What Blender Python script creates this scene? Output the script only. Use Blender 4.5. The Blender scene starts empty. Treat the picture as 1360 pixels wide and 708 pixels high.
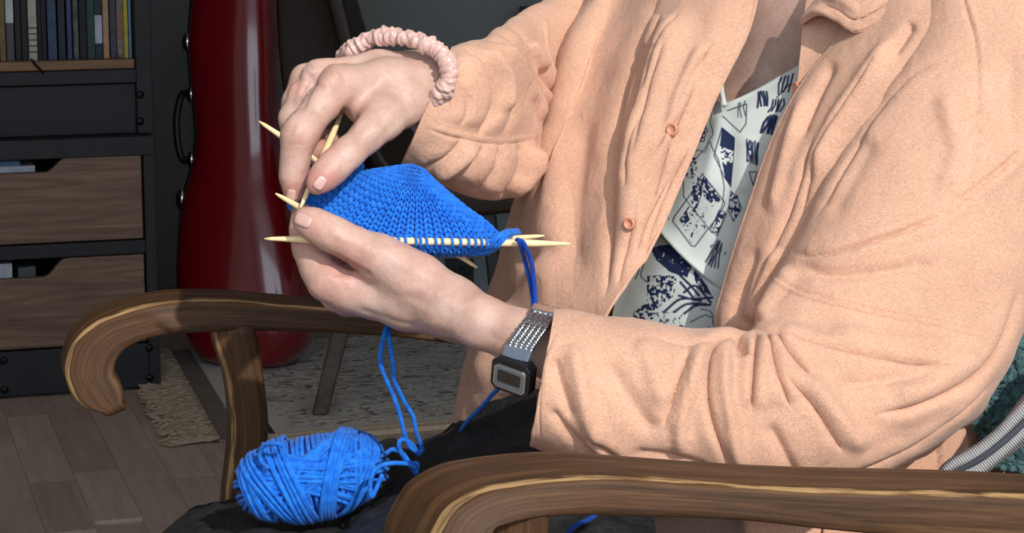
import bpy, bmesh, math, random
import numpy as np
from mathutils import Vector, Matrix
from mathutils.bvhtree import BVHTree

random.seed(7); rng = np.random.default_rng(7)
SC = bpy.context.scene
COL = SC.collection

# ------------------------------------------------------------------ camera
F, CX, CY = 3000.0, 680.0, 354.0
CAMZ, PITCH = 0.94, math.radians(10)
cam_d = bpy.data.cameras.new('camera'); cam = bpy.data.objects.new('camera', cam_d); COL.objects.link(cam)
cam.location = (0, 0, CAMZ); cam.rotation_euler = (math.pi/2 - PITCH, 0, 0)
cam_d.sensor_width = 36; cam_d.lens = 36*F/1360; cam_d.clip_start = .01
SC.camera = cam

# ------------------------------------------------------------------ light
SC.view_settings.view_transform = 'Standard'; SC.view_settings.look = 'None'
SC.view_settings.gamma = 1; SC.view_settings.use_curve_mapping = False
SC.view_settings.exposure = 0.0
world = bpy.data.worlds.new('world'); SC.world = world; world.use_nodes = True
bg = world.node_tree.nodes['Background']; bg.inputs[0].default_value = (.55, .68, .9, 1); bg.inputs[1].default_value = 1.2
sun_d = bpy.data.lights.new('sun', 'SUN'); sun = bpy.data.objects.new('sun', sun_d); COL.objects.link(sun)
SUN_TO = Vector((.33, -.71, .55)).normalized()
sun.rotation_euler = SUN_TO.to_track_quat('Z', 'Y').to_euler()
sun_d.energy = 3.45; sun_d.color = (1, .955, .90); sun_d.angle = math.radians(.8)
WINY = -.6
sky_d = bpy.data.lights.new('window_daylight', 'AREA'); sky = bpy.data.objects.new('window_daylight', sky_d); COL.objects.link(sky)
sky_d.shape = 'RECTANGLE'; sky_d.size = 3.4; sky_d.size_y = 1.8; sky_d.energy = 38; sky_d.color = (.86, .93, 1)
sky.location = (.5, WINY - .25, 1.7); sky.rotation_euler = (math.pi/2, 0, 0)

# ------------------------------------------------------------------ geometry helpers
cp, sp = math.cos(PITCH), math.sin(PITCH)
def P(px, py, d):
    px, py, d = np.broadcast_arrays(np.asarray(px, float), np.asarray(py, float), np.asarray(d, float))
    x = (px-CX)/F*d; u = (CY-py)/F*d
    return np.stack([x, d*cp + u*sp, CAMZ - d*sp + u*cp], -1)
def PV(px, py, d): return Vector(P(px, py, d).tolist())
def to_px(v):
    v = np.asarray(v, float); r = v - np.array([0, 0, CAMZ])
    d = r[..., 1]*cp - r[..., 2]*sp; u = r[..., 1]*sp + r[..., 2]*cp
    return CX + F*r[..., 0]/d, CY - F*u/d, d
def floor_pt(px, py, z=0.0):
    a = P(px, py, 1.0); c = np.array([0, 0, CAMZ]); t = (z-CAMZ)/(a[2]-CAMZ)
    return c + (a-c)*t

def catmull(pts, n):
    pts = np.asarray(pts, float); m = len(pts)
    t = np.linspace(0, m-1, n); i = np.minimum(t.astype(int), m-2); f = (t-i)
    f = f.reshape((-1,)+(1,)*(pts.ndim-1))
    ext = np.concatenate([(2*pts[:1]-pts[1:2]), pts, (2*pts[-1:]-pts[-2:-1])])
    p0, p1, p2, p3 = ext[i], ext[i+1], ext[i+2], ext[i+3]
    return .5*((2*p1) + (p2-p0)*f + (2*p0-5*p1+4*p2-p3)*f*f + (3*p1-p0-3*p2+p3)*f**3)

def _hash(i, j, k, s):
    n = (i*374761393 + j*668265263 + k*2147483647 + s*974634777) & 0xffffffff
    n = ((n ^ (n >> 13))*1274126177) & 0xffffffff
    return ((n ^ (n >> 16)) & 0xffff)/65535.0*2-1
def noise3(p, s=0):
    p = np.asarray(p, float); i = np.floor(p).astype(np.int64); f = p-i; f = f*f*(3-2*f)
    r = 0
    for a in (0, 1):
        wa = f[..., 0] if a else 1-f[..., 0]
        for b in (0, 1):
            wb = f[..., 1] if b else 1-f[..., 1]
            for c in (0, 1):
                wc = f[..., 2] if c else 1-f[..., 2]
                r = r + wa*wb*wc*_hash(i[..., 0]+a, i[..., 1]+b, i[..., 2]+c, s)
    return r
def fbm(p, o=3, s=0):
    r = 0; a = 1
    for k in range(o):
        r = r + a*noise3(np.asarray(p)*2**k, s+k*17); a *= .5
    return r

def mesh_obj(name, v, f, mat=None, parent=None, smooth=True):
    me = bpy.data.meshes.new(name)
    me.from_pydata(np.asarray(v).tolist(), [], [tuple(map(int, q)) for q in f] if not isinstance(f, np.ndarray) else f.tolist())
    me.update()
    if smooth: me.polygons.foreach_set('use_smooth', [True]*len(me.polygons))
    o = bpy.data.objects.new(name, me); COL.objects.link(o)
    if mat: me.materials.append(mat)
    if parent: put_under(o, parent)
    return o
def recalc(o):
    bm = bmesh.new(); bm.from_mesh(o.data); bmesh.ops.recalc_face_normals(bm, faces=bm.faces); bm.to_mesh(o.data); bm.free()
def col_attr(o, name, vals):
    a = o.data.attributes.new(name, 'FLOAT', 'POINT'); a.data.foreach_set('value', np.asarray(vals, np.float32).ravel())
def col3_attr(o, name, vals):
    a = o.data.attributes.new(name, 'FLOAT_VECTOR', 'POINT'); a.data.foreach_set('vector', np.asarray(vals, np.float32).ravel())
def empty(name, loc=(0, 0, 0), rz=0):
    o = bpy.data.objects.new(name, None); COL.objects.link(o); o.location = loc; o.rotation_euler = (0, 0, rz); o.empty_display_size = .05
    return o
def tag(o, label=None, cat=None, group=None, kind=None):
    if label: o['label'] = label
    if cat: o['category'] = cat
    if group: o['group'] = group
    if kind: o['kind'] = kind
    return o
def wm(o):
    return o.matrix_basis if o.parent is None else wm(o.parent) @ o.matrix_parent_inverse @ o.matrix_basis
def put_under(o, parent):      # parent while keeping world coordinates
    o.parent = parent; o.matrix_parent_inverse = wm(parent).inverted(); return o
def grid_faces(nu, nv, wrap=False):
    a = np.arange(nu*nv).reshape(nv, nu)
    if wrap: a = np.concatenate([a, a[:, :1]], 1)
    return np.stack([a[:-1, :-1], a[:-1, 1:], a[1:, 1:], a[1:, :-1]], -1).reshape(-1, 4)
def grid_normals(v):       # v (nv,nu,3)
    du = np.gradient(v, axis=1); dv = np.gradient(v, axis=0)
    n = np.cross(du, dv); return n/(np.linalg.norm(n, axis=-1, keepdims=True)+1e-12)
def face_cam(n, v):
    c = np.array([0, 0, CAMZ]); s = np.sign(((c-v)*n).sum(-1)); s[s == 0] = 1
    return n*s[..., None]
def box_vf(x0, x1, y0, y1, z0, z1):
    v = [(x, y, z) for x in (x0, x1) for y in (y0, y1) for z in (z0, z1)]
    f = [(0, 1, 3, 2), (4, 6, 7, 5), (0, 4, 5, 1), (2, 3, 7, 6), (0, 2, 6, 4), (1, 5, 7, 3)]
    return v, f
def add_bevel(o, w, seg=2):
    m = o.modifiers.new('bevel', 'BEVEL'); m.width = w; m.segments = seg; m.limit_method = 'ANGLE'; m.angle_limit = math.radians(40)
    return o
def box(name, x0, x1, y0, y1, z0, z1, mat, parent=None, bev=0):
    v, f = box_vf(x0, x1, y0, y1, z0, z1); o = mesh_obj(name, v, f, mat, parent, smooth=False)
    if bev: add_bevel(o, bev)
    return o

FS = [1.0]
def folds_h(px, py, folds):
    """height (m) of a list of folds: (kind, poly, width px, amp mm)"""
    h = np.zeros(px.shape)
    for kind, poly, w, amp in folds:
        poly = np.asarray(poly, float); m = 4*w+6
        sel = (px > poly[:, 0].min()-m) & (px < poly[:, 0].max()+m) & (py > poly[:, 1].min()-m) & (py < poly[:, 1].max()+m)
        if not sel.any(): continue
        q = np.stack([px[sel], py[sel]], -1)
        pl = catmull(poly, max(8, 5*len(poly))) if len(poly) > 2 else catmull(poly, 6)
        seg = np.linalg.norm(np.diff(pl, axis=0), axis=1); L = seg.sum(); cum = np.concatenate([[0], np.cumsum(seg)])
        best = np.full(len(q), 1e9); sd = np.zeros(len(q)); s = np.zeros(len(q))
        for i in range(len(pl)-1):
            a, b = pl[i], pl[i+1]; ab = b-a; l2 = (ab**2).sum()+1e-9
            t = np.clip(((q-a)@ab)/l2, 0, 1); r = q-(a+t[:, None]*ab); dd = np.hypot(r[:, 0], r[:, 1])
            u = dd < best
            best[u] = dd[u]; sd[u] = (ab[0]*r[u, 1]-ab[1]*r[u, 0]); s[u] = (cum[i]+t[u]*seg[i])/L
        tp = np.clip(np.minimum(s, 1-s)*5+.12, 0, 1); tp = tp*tp*(3-2*tp)
        if kind == 'r': g = np.exp(-(best/w)**2)
        elif kind == 'v': g = -np.exp(-(best/w)**2)
        elif kind == 'c': g = -np.exp(-best/w) + .6*np.exp(-(best/(4*w))**2)
        elif kind == 'p':   # pleat: valley with shoulders
            g = -np.exp(-(best/w)**2) + .55*np.exp(-((best-2.0*w)/(1.2*w))**2)
        else:               # 'L' lap: one side stands proud (left of travel, image coords), sharp drop on the other
            left = sd < 0
            if kind == 'R': left = ~left
            g = np.where(left, np.exp(-(best/(3.0*w))), -0.35*np.exp(-(best/w)**2) + 1.35*np.exp(-(best/1.6)**2))
        h[sel] += FS[0]*amp*.001*tp*g
    return h

def patch(name, rows, nu, nv, mat, parent=None, folds=(), wr=(0, 40), thick=.0016, smooth_noise=0, seed=0):
    c = np.asarray(rows, float)
    c = catmull(c, nv); c = np.swapaxes(catmull(np.swapaxes(c, 0, 1), nu), 0, 1)
    px, py, d = c[..., 0], c[..., 1], c[..., 2]
    v = P(px, py, d); n = face_cam(grid_normals(v), v)
    h = folds_h(px, py, folds)
    if wr[0]: h = h + wr[0]*.001*fbm(v*wr[1], 3, seed)
    v = v + n*h[..., None]
    o = mesh_obj(name, v.reshape(-1, 3), grid_faces(nu, nv), mat, parent)
    if thick:
        m = o.modifiers.new('thickness', 'SOLIDIFY'); m.thickness = thick; m.offset = 0
    return o, px, py, v

def sleeve(name, st, nu, nv, mat, parent=None, folds=(), wr=(0, 40), expo=2.2, thick=.0016, seed=0, cap=False):
    """tube from stations (Tx,Ty,Bx,By,d,rd)"""
    s = catmull(np.asarray(st, float), nv)
    th = np.linspace(0, 2*np.pi, nu, endpoint=False)
    c, sn = np.cos(th), np.sin(th)
    ce = np.sign(c)*np.abs(c)**(2/expo); se = np.sign(sn)*np.abs(sn)**(2/expo)
    T, B = s[:, None, 0:2], s[:, None, 2:4]
    q = (T+B)/2 + (T-B)/2*ce[None, :, None]
    d = s[:, None, 4] + s[:, None, 5]*se[None, :]
    px, py = q[..., 0], q[..., 1]
    v = P(px, py, d)
    vv = np.concatenate([v[:, -1:], v, v[:, :1]], 1); n = grid_normals(vv)[:, 1:-1]
    cen = v.mean(1, keepdims=True); sg = np.sign(((v-cen)*n).sum(-1).mean()); n = n*sg
    w = np.clip(.35-se, 0, 1)[None, :]
    h = folds_h(px, py, folds)*w
    if wr[0]: h = h + wr[0]*.001*fbm(v*wr[1], 3, seed)
    v = v + n*h[..., None]
    o = mesh_obj(name, v.reshape(-1, 3), grid_faces(nu, nv, True), mat, parent)
    if thick:
        m = o.modifiers.new('thickness', 'SOLIDIFY'); m.thickness = thick; m.offset = 0
    recalc(o)
    return o

def tube_vf(path, r, nseg=6, closed=False, off=0):
    p = np.asarray(path, float); n = len(p); r = np.broadcast_to(np.asarray(r, float), (n,))
    t = np.gradient(p, axis=0)
    if closed: t = np.roll(p, -1, 0)-np.roll(p, 1, 0)
    t /= np.linalg.norm(t, axis=1, keepdims=True)+1e-12
    ref = np.array([.13, .31, .94]); a = np.zeros_like(p)
    a0 = np.cross(t[0], ref); a0 /= np.linalg.norm(a0); a[0] = a0
    for i in range(1, n):
        b = a[i-1]-t[i]*(a[i-1]@t[i]); a[i] = b/(np.linalg.norm(b)+1e-12)
    b = np.cross(t, a); th = np.linspace(0, 2*np.pi, nseg, endpoint=False)
    v = p[:, None]+r[:, None, None]*(a[:, None]*np.cos(th)[None, :, None]+b[:, None]*np.sin(th)[None, :, None])
    f = grid_faces(nseg, n, True)
    if closed:
        i = np.arange(nseg); j = (i+1) % nseg; l = (n-1)*nseg
        f = np.concatenate([f, np.stack([l+i, l+j, j, i], -1)])
    return v.reshape(-1, 3), f+off
def tubes(name, paths, r, mat, parent=None, nseg=6, caps=True):
    V, Fs, o = [], [], 0
    for k, p in enumerate(paths):
        rr = r[k] if isinstance(r, list) else r
        v, f = tube_vf(p, rr, nseg, False, o); V.append(v); Fs += f.tolist()
        if caps:
            Fs.append(list(range(o+nseg-1, o-1, -1))); Fs.append(list(range(o+len(v)-nseg, o+len(v))))
        o += len(v)
    return mesh_obj(name, np.concatenate(V), Fs, mat, parent)
def strands(name, paths, r, mat, parent, nseg=8):
    for p in paths: tubes(name, [p], r, mat, parent, nseg)
def ellipsoid_vf(c, ax, off=0, nu=10, nv=6):
    """ax: three semi-axis vectors"""
    th = np.linspace(0, 2*np.pi, nu, endpoint=False); ph = np.linspace(-np.pi/2, np.pi/2, nv)
    a, b, cc = [np.asarray(q, float) for q in ax]
    v = (np.asarray(c)[None, None]+np.cos(ph)[:, None, None]*(np.cos(th)[None, :, None]*b+np.sin(th)[None, :, None]*cc)+np.sin(ph)[:, None, None]*a)
    return v.reshape(-1, 3), grid_faces(nu, nv, True)+off

def bar(name, st, E, mat, parent=None, nv=60, nu=48, expo=6, world=False):
    """rounded bar: stations (Ox,Oy,Ix,Iy,d), extruded by the vector E (away from the camera side)"""
    s = np.asarray(st, float)
    if world: O, I = s[:, 0:3], s[:, 3:6]
    else: O, I = P(s[:, 0], s[:, 1], s[:, 4]), P(s[:, 2], s[:, 3], s[:, 4])
    OI = catmull(np.concatenate([O, I], 1), nv); O, I = OI[:, :3], OI[:, 3:]
    # even out the arc length
    E = np.asarray(E, float); C = (O+I)/2+E/2; H = (O-I)/2
    th = np.linspace(0, 2*np.pi, nu, endpoint=False); c, sn = np.cos(th), np.sin(th)
    ce = np.sign(c)*np.abs(c)**(2/expo); se = np.sign(sn)*np.abs(sn)**(2/expo)
    def ring(C, H, k): return C[:, None]+k*(H[:, None]*ce[None, :, None]-E[None, None]/2*se[None, :, None])
    v = ring(C, H, 1.0)
    L = np.concatenate([[0], np.cumsum(np.linalg.norm(np.diff(C, axis=0), axis=1))])
    # rounded caps
    t0 = (C[0]-C[1]); t0 /= np.linalg.norm(t0); t1 = C[-1]-C[-2]; t1 /= np.linalg.norm(t1); q = .006
    rings = [ring(C[:1]+t0*q, H[:1], .01)[0], ring(C[:1]+t0*q, H[:1], .8)[0], ring(C[:1]+t0*q*.6, H[:1], .95)[0]]+list(v)+[ring(C[-1:]+t1*q*.6, H[-1:], .95)[0], ring(C[-1:]+t1*q, H[-1:], .8)[0], ring(C[-1:]+t1*q, H[-1:], .01)[0]]
    v = np.stack(rings); n = len(v)
    o = mesh_obj(name, v.reshape(-1, 3), grid_faces(nu, n, True), mat, parent); recalc(o)
    wear = np.clip(np.abs(c*sn)*2-.5, 0, 1)/.5*np.where(c > 0, 1, .6)
    wear = np.broadcast_to(wear[None], (n, nu)).copy(); wear[:3] = np.maximum(wear[:3], .3)
    col_attr(o, 'wear', wear)
    LL = np.concatenate([[0]*3, L, [L[-1]]*3])
    g = np.zeros((n, nu, 3)); g[..., 0] = LL[:, None]; g[..., 1] = .03*ce[None]; g[..., 2] = .03*se[None]
    col3_attr(o, 'grain', g)
    return o

# ------------------------------------------------------------------ signed-distance bodies (surface nets)
def surface_nets(vol, org, h):
    nx, ny, nz = vol.shape
    cs = (nx-1, ny-1, nz-1); pos = np.zeros(cs+(3,), np.float32); cnt = np.zeros(cs, np.int8)
    neg = vol < 0
    def sl(c): return tuple(slice(k, k+m) for k, m in zip(c, cs))
    for ax in range(3):
        for o1 in (0, 1):
            for o2 in (0, 1):
                a = [0, 0, 0]; a[(ax+1) % 3] = o1; a[(ax+2) % 3] = o2; b = list(a); b[ax] = 1
                va, vb = vol[sl(a)], vol[sl(b)]; m = neg[sl(a)] != neg[sl(b)]
                t = np.where(m, va/np.where(m, va-vb, 1), 0)
                for k in range(3):
                    pos[..., k] += np.where(m, (t if k == ax else a[k]), 0)
                cnt += m
    act = cnt > 0; idx = np.full(cs, -1, np.int64); idx[act] = np.arange(act.sum())
    ijk = np.argwhere(act)
    v = (pos[act]/cnt[act][:, None]+ijk)*h+np.asarray(org)
    faces = []
    for ax in range(3):
        b, c = (ax+1) % 3, (ax+2) % 3
        s0 = [slice(1, m-1) for m in vol.shape]; s1 = list(s0); s0[ax] = slice(0, vol.shape[ax]-1); s1[ax] = slice(1, vol.shape[ax])
        m = neg[tuple(s0)] != neg[tuple(s1)]; fl = neg[tuple(s0)][m]
        e = np.argwhere(m); e[:, b] += 1; e[:, c] += 1
        def cell(db, dc):
            q = e.copy(); q[:, b] += db; q[:, c] += dc; return idx[q[:, 0], q[:, 1], q[:, 2]]
        q = np.stack([cell(-1, -1), cell(0, -1), cell(0, 0), cell(-1, 0)], -1)
        q[~fl] = q[~fl][:, ::-1]; faces.append(q)
    return v, np.concatenate(faces)
def cone_sd(p, a, b, ra, rb, flat=None):
    ab = b-a; q = p-a; t = np.clip((q@ab)/(ab@ab+1e-12), 0, 1); r = q-t[..., None]*ab
    if flat is not None:
        n, k = flat; r = r+((1/k-1)*(r@n))[..., None]*n
    return np.sqrt((r*r).sum(-1))-(ra+(rb-ra)*t)
def smin(a, b, k):
    h = np.clip(.5+.5*(b-a)/k, 0, 1); return b+(a-b)*h-k*h*(1-h)
def sdf_mesh(chains, h, fuse=.006, pad=.012):
    """chains: list of (group, k, [(xyz, r[,flat])...]); group 0 = trunk, others = limbs rooted in the trunk"""
    allp = np.array([q[0] for g, k, ch in chains for q in ch]); rr = max(q[1] for g, k, ch in chains for q in ch)
    lo, hi = np.full(3, 1e9), np.full(3, -1e9)
    for g, k, ch in chains:
        for q in ch: lo = np.minimum(lo, np.asarray(q[0])-q[1]-pad); hi = np.maximum(hi, np.asarray(q[0])+q[1]+pad)
    n = np.ceil((hi-lo)/h).astype(int)+1
    ax = [lo[i]+h*np.arange(n[i]) for i in range(3)]
    p = np.stack(np.meshgrid(*ax, indexing='ij'), -1).astype(np.float32)
    groups = {}
    for g, k, ch in chains:
        for i in range(len(ch)-1):
            a, b = ch[i], ch[i+1]
            s = cone_sd(p, np.asarray(a[0], np.float32), np.asarray(b[0], np.float32), a[1], b[1], a[2] if len(a) > 2 else None)
            groups[g] = s if g not in groups else smin(groups[g], s, k)
    trunk = groups.pop(0); out = trunk
    for g, s in groups.items():
        out = np.minimum(out, smin(trunk, s, fuse)) if g < 100 else np.maximum(out, -s)
        if g < 100: pass
    return surface_nets(out, lo, h)
def relax(v, f, it=2, lam=.5):
    a = np.concatenate([f[:, [0, 1]], f[:, [1, 2]], f[:, [2, 3]], f[:, [3, 0]]])
    a = np.concatenate([a, a[:, ::-1]]); n = len(v); deg = np.bincount(a[:, 0], minlength=n)[:, None]+1e-9
    for _ in range(it):
        s = np.stack([np.bincount(a[:, 0], v[a[:, 1], k], n) for k in range(3)], -1); v = v*(1-lam)+lam*s/deg
    return v
def vert_normals(v, f):
    n = np.cross(v[f[:, 2]]-v[f[:, 0]], v[f[:, 3]]-v[f[:, 1]]); vn = np.zeros_like(v)
    for k in range(4):
        for c in range(3): vn[:, c] += np.bincount(f[:, k], n[:, c], len(v))
    return vn/(np.linalg.norm(vn, axis=1, keepdims=True)+1e-12)

# ------------------------------------------------------------------ materials
def new_mat(name):
    m = bpy.data.materials.new(name); m.use_nodes = True; nt = m.node_tree
    return m, nt, nt.nodes['Principled BSDF']
def N(nt, t, **kw):
    n = nt.nodes.new(t)
    for k, v in kw.items():
        if k in n.inputs: n.inputs[k].default_value = v
        else: setattr(n, k, v)
    return n
def lk(nt, a, b): nt.links.new(a, b)
def rgb(r, g, b): return tuple(((c/255)/12.92 if c/255 <= .04045 else ((c/255+.055)/1.055)**2.4) for c in (r, g, b))+(1,)
def ramp(nt, src, stops):
    r = nt.nodes.new('ShaderNodeValToRGB'); el = r.color_ramp.elements
    while len(el) < len(stops): el.new(.5)
    for e, (p, c) in zip(el, stops): e.position = p; e.color = c
    lk(nt, src, r.inputs[0]); return r
def mix(nt, fac, a, b, mode='MIX'):
    m = nt.nodes.new('ShaderNodeMix'); m.data_type = 'RGBA'; m.blend_type = mode
    for s, val in ((m.inputs[0], fac), (m.inputs[6], a), (m.inputs[7], b)):
        if hasattr(val, 'is_linked') or hasattr(val, 'links'): lk(nt, val, s)
        else: s.default_value = val
    return m.outputs[2]
def bump(nt, bs, src, dist=.001, strength=1.0, prev=None):
    b = nt.nodes.new('ShaderNodeBump'); b.inputs['Distance'].default_value = dist; b.inputs['Strength'].default_value = strength
    lk(nt, src, b.inputs['Height'])
    if prev is not None: lk(nt, prev, b.inputs['Normal'])
    lk(nt, b.outputs[0], bs.inputs['Normal']); return b.outputs[0]
def plain(name, c, rough=.6, metal=0, var=.12, scale=30, bmp=0, bscale=200, spec=.5, coat=0, sheen=0):
    m, nt, bs = new_mat(name); bs.inputs['Roughness'].default_value = rough; bs.inputs['Metallic'].default_value = metal
    bs.inputs['Specular IOR Level'].default_value = spec
    if coat: bs.inputs['Coat Weight'].default_value = coat; bs.inputs['Coat Roughness'].default_value = .06
    if sheen: bs.inputs['Sheen Weight'].default_value = sheen
    tc = N(nt, 'ShaderNodeTexCoord')
    nz = N(nt, 'ShaderNodeTexNoise', Scale=scale, Detail=4.0); lk(nt, tc.outputs['Object'], nz.inputs['Vector'])
    a = tuple(max(0, x*(1-var)) for x in c[:3])+(1,); b = tuple(min(1, x*(1+var)) for x in c[:3])+(1,)
    lk(nt, ramp(nt, nz.outputs[0], [(.3, a), (.7, b)]).outputs[0], bs.inputs['Base Color'])
    if bmp:
        n2 = N(nt, 'ShaderNodeTexNoise', Scale=bscale, Detail=3.0); lk(nt, tc.outputs['Object'], n2.inputs['Vector'])
        bump(nt, bs, n2.outputs[0], bmp)
    return m

def linen_mat(name, c, weave=2600):
    m, nt, bs = new_mat(name); bs.inputs['Roughness'].default_value = .85; bs.inputs['Specular IOR Level'].default_value = .15
    bs.inputs['Sheen Weight'].default_value = .15; bs.inputs['Sheen Roughness'].default_value = .6
    tc = N(nt, 'ShaderNodeTexCoord')
    mp1 = N(nt, 'ShaderNodeMapping'); mp1.inputs['Scale'].default_value = (1, 1, .22); lk(nt, tc.outputs['Object'], mp1.inputs[0])
    mp2 = N(nt, 'ShaderNodeMapping'); mp2.inputs['Scale'].default_value = (.22, .22, 1); lk(nt, tc.outputs['Object'], mp2.inputs[0])
    n1 = N(nt, 'ShaderNodeTexNoise', Scale=float(weave), Detail=1.0); lk(nt, mp1.outputs[0], n1.inputs['Vector'])
    n2 = N(nt, 'ShaderNodeTexNoise', Scale=float(weave), Detail=1.0); lk(nt, mp2.outputs[0], n2.inputs['Vector'])
    ad = N(nt, 'ShaderNodeMath', operation='ADD'); lk(nt, n1.outputs[0], ad.inputs[0]); lk(nt, n2.outputs[0], ad.inputs[1])
    hf = N(nt, 'ShaderNodeMath', operation='MULTIPLY'); lk(nt, ad.outputs[0], hf.inputs[0]); hf.inputs[1].default_value = .5
    lo = tuple(x*.74 for x in c[:3])+(1,); hi = tuple(min(1, x*1.2) for x in c[:3])+(1,)
    r = ramp(nt, hf.outputs[0], [(.33, lo), (.66, hi)])
    n3 = N(nt, 'ShaderNodeTexNoise', Scale=22.0, Detail=4.0); lk(nt, tc.outputs['Object'], n3.inputs['Vector'])
    r3 = ramp(nt, n3.outputs[0], [(.3, (.9, .88, .86, 1)), (.7, (1.06, 1.05, 1.04, 1))])
    lk(nt, mix(nt, 1.0, r.outputs[0], r3.outputs[0], 'MULTIPLY'), bs.inputs['Base Color'])
    b1 = bump(nt, bs, hf.outputs[0], .0005, .6)
    n4 = N(nt, 'ShaderNodeTexNoise', Scale=90.0, Detail=5.0, Distortion=.6); lk(nt, tc.outputs['Object'], n4.inputs['Vector'])
    bump(nt, bs, n4.outputs[0], .0022, .5, b1)
    return m

def wood_mat(name, dark, mid, light, wearc, rough=.42, gs=1.0, wear=1.0, spec=.5):
    m, nt, bs = new_mat(name); bs.inputs['Roughness'].default_value = rough; bs.inputs['Specular IOR Level'].default_value = spec
    g = N(nt, 'ShaderNodeAttribute', attribute_name='grain')
    mp = N(nt, 'ShaderNodeMapping'); mp.inputs['Scale'].default_value = (9*gs, 130*gs, 130*gs); lk(nt, g.outputs['Vector'], mp.inputs[0])
    n1 = N(nt, 'ShaderNodeTexNoise', Scale=1.0, Detail=5.0, Distortion=.8); lk(nt, mp.outputs[0], n1.inputs['Vector'])
    r1 = ramp(nt, n1.outputs[0], [(.28, dark), (.5, mid), (.74, light)])
    mp2 = N(nt, 'ShaderNodeMapping'); mp2.inputs['Scale'].default_value = (60*gs, 500*gs, 500*gs); lk(nt, g.outputs['Vector'], mp2.inputs[0])
    n2 = N(nt, 'ShaderNodeTexNoise', Scale=1.0, Detail=3.0); lk(nt, mp2.outputs[0], n2.inputs['Vector'])
    r2 = ramp(nt, n2.outputs[0], [(.35, (.62, .6, .58, 1)), (.6, (1, 1, 1, 1))])
    c = mix(nt, .75, r1.outputs[0], r2.outputs[0], 'MULTIPLY')
    w = N(nt, 'ShaderNodeAttribute', attribute_name='wear')
    n3 = N(nt, 'ShaderNodeTexNoise', Scale=1.0, Detail=5.0)
    mp3 = N(nt, 'ShaderNodeMapping'); mp3.inputs['Scale'].default_value = (45, 300, 300); lk(nt, g.outputs['Vector'], mp3.inputs[0]); lk(nt, mp3.outputs[0], n3.inputs['Vector'])
    ml = N(nt, 'ShaderNodeMath', operation='MULTIPLY'); lk(nt, w.outputs['Fac'], ml.inputs[0]); lk(nt, n3.outputs[0], ml.inputs[1])
    rw = ramp(nt, ml.outputs[0], [(.34, (0, 0, 0, 1)), (.52, (wear, wear, wear, 1))])
    c = mix(nt, rw.outputs[0], c, wearc)
    lk(nt, c, bs.inputs['Base Color'])
    bump(nt, bs, n2.outputs[0], .0004, .3)
    return m
# ================================================================== SETTING
M = {}
M['wall'] = plain('wall paint', rgb(126, 129, 128), .9, var=.05, scale=6, bmp=.0008, bscale=120)
M['wall_w'] = plain('white paint', rgb(205, 200, 192), .9, var=.04, scale=5)
M['ceil'] = plain('ceiling paint', rgb(215, 212, 205), .9, var=.03, scale=5)
M['base'] = plain('baseboard paint', rgb(120, 118, 114), .6, var=.05)
M['sub'] = plain('subfloor', rgb(60, 50, 44), .8)
YB, XL, XR, ZC = 4.78, -2.3, 3.0, 2.85
def struct(o): o['kind'] = 'structure'; return o
floor = struct(box('floor', XL-.1, XR+.1, WINY-.1, YB+.1, -.12, -.012, M['sub']))
struct(box('wall_back', XL-.1, XR+.1, YB, YB+.1, -.012, ZC, M['wall']))
struct(box('wall_left', XL-.1, XL, WINY-.1, YB, -.012, ZC, M['wall_w']))
struct(box('wall_right', XR, XR+.1, WINY-.1, YB, -.012, ZC, M['wall_w']))
struct(box('ceiling', XL-.1, XR+.1, WINY-.1, YB+.1, ZC, ZC+.1, M['ceil']))
WX0, WX1, WZ0, WZ1 = -1.3, 2.2, .7, 2.70
wf_v, wf_f = [], []
for b in ((XL, WX0, 0, ZC), (WX1, XR, 0, ZC), (WX0, WX1, 0, WZ0), (WX0, WX1, WZ1, ZC)):
    v, f = box_vf(b[0], b[1], WINY-.12, WINY, b[2]-.012 if b[2] == 0 else b[2], b[3]); k = len(wf_v); wf_v += v; wf_f += [tuple(i+k for i in q) for q in f]
struct(mesh_obj('wall_front', wf_v, wf_f, M['wall_w'], smooth=False))
wv, wff = [], []
for b in ((WX0, WX0+.05, WZ0, WZ1), (WX1-.05, WX1, WZ0, WZ1), (WX0+.05, WX1-.05, WZ0, WZ0+.05), (WX0+.05, WX1-.05, WZ1-.05, WZ1)):
    v, f = box_vf(b[0], b[1], WINY-.1, WINY-.02, b[2], b[3]); k = len(wv); wv += v; wff += [tuple(i+k for i in q) for q in f]
struct(mesh_obj('window_1', wv, wff, M['ceil'], smooth=False))
struct(box('baseboard_back', XL, XR, YB-.015, YB, -.01, .07, M['base'], bev=.003))

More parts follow.
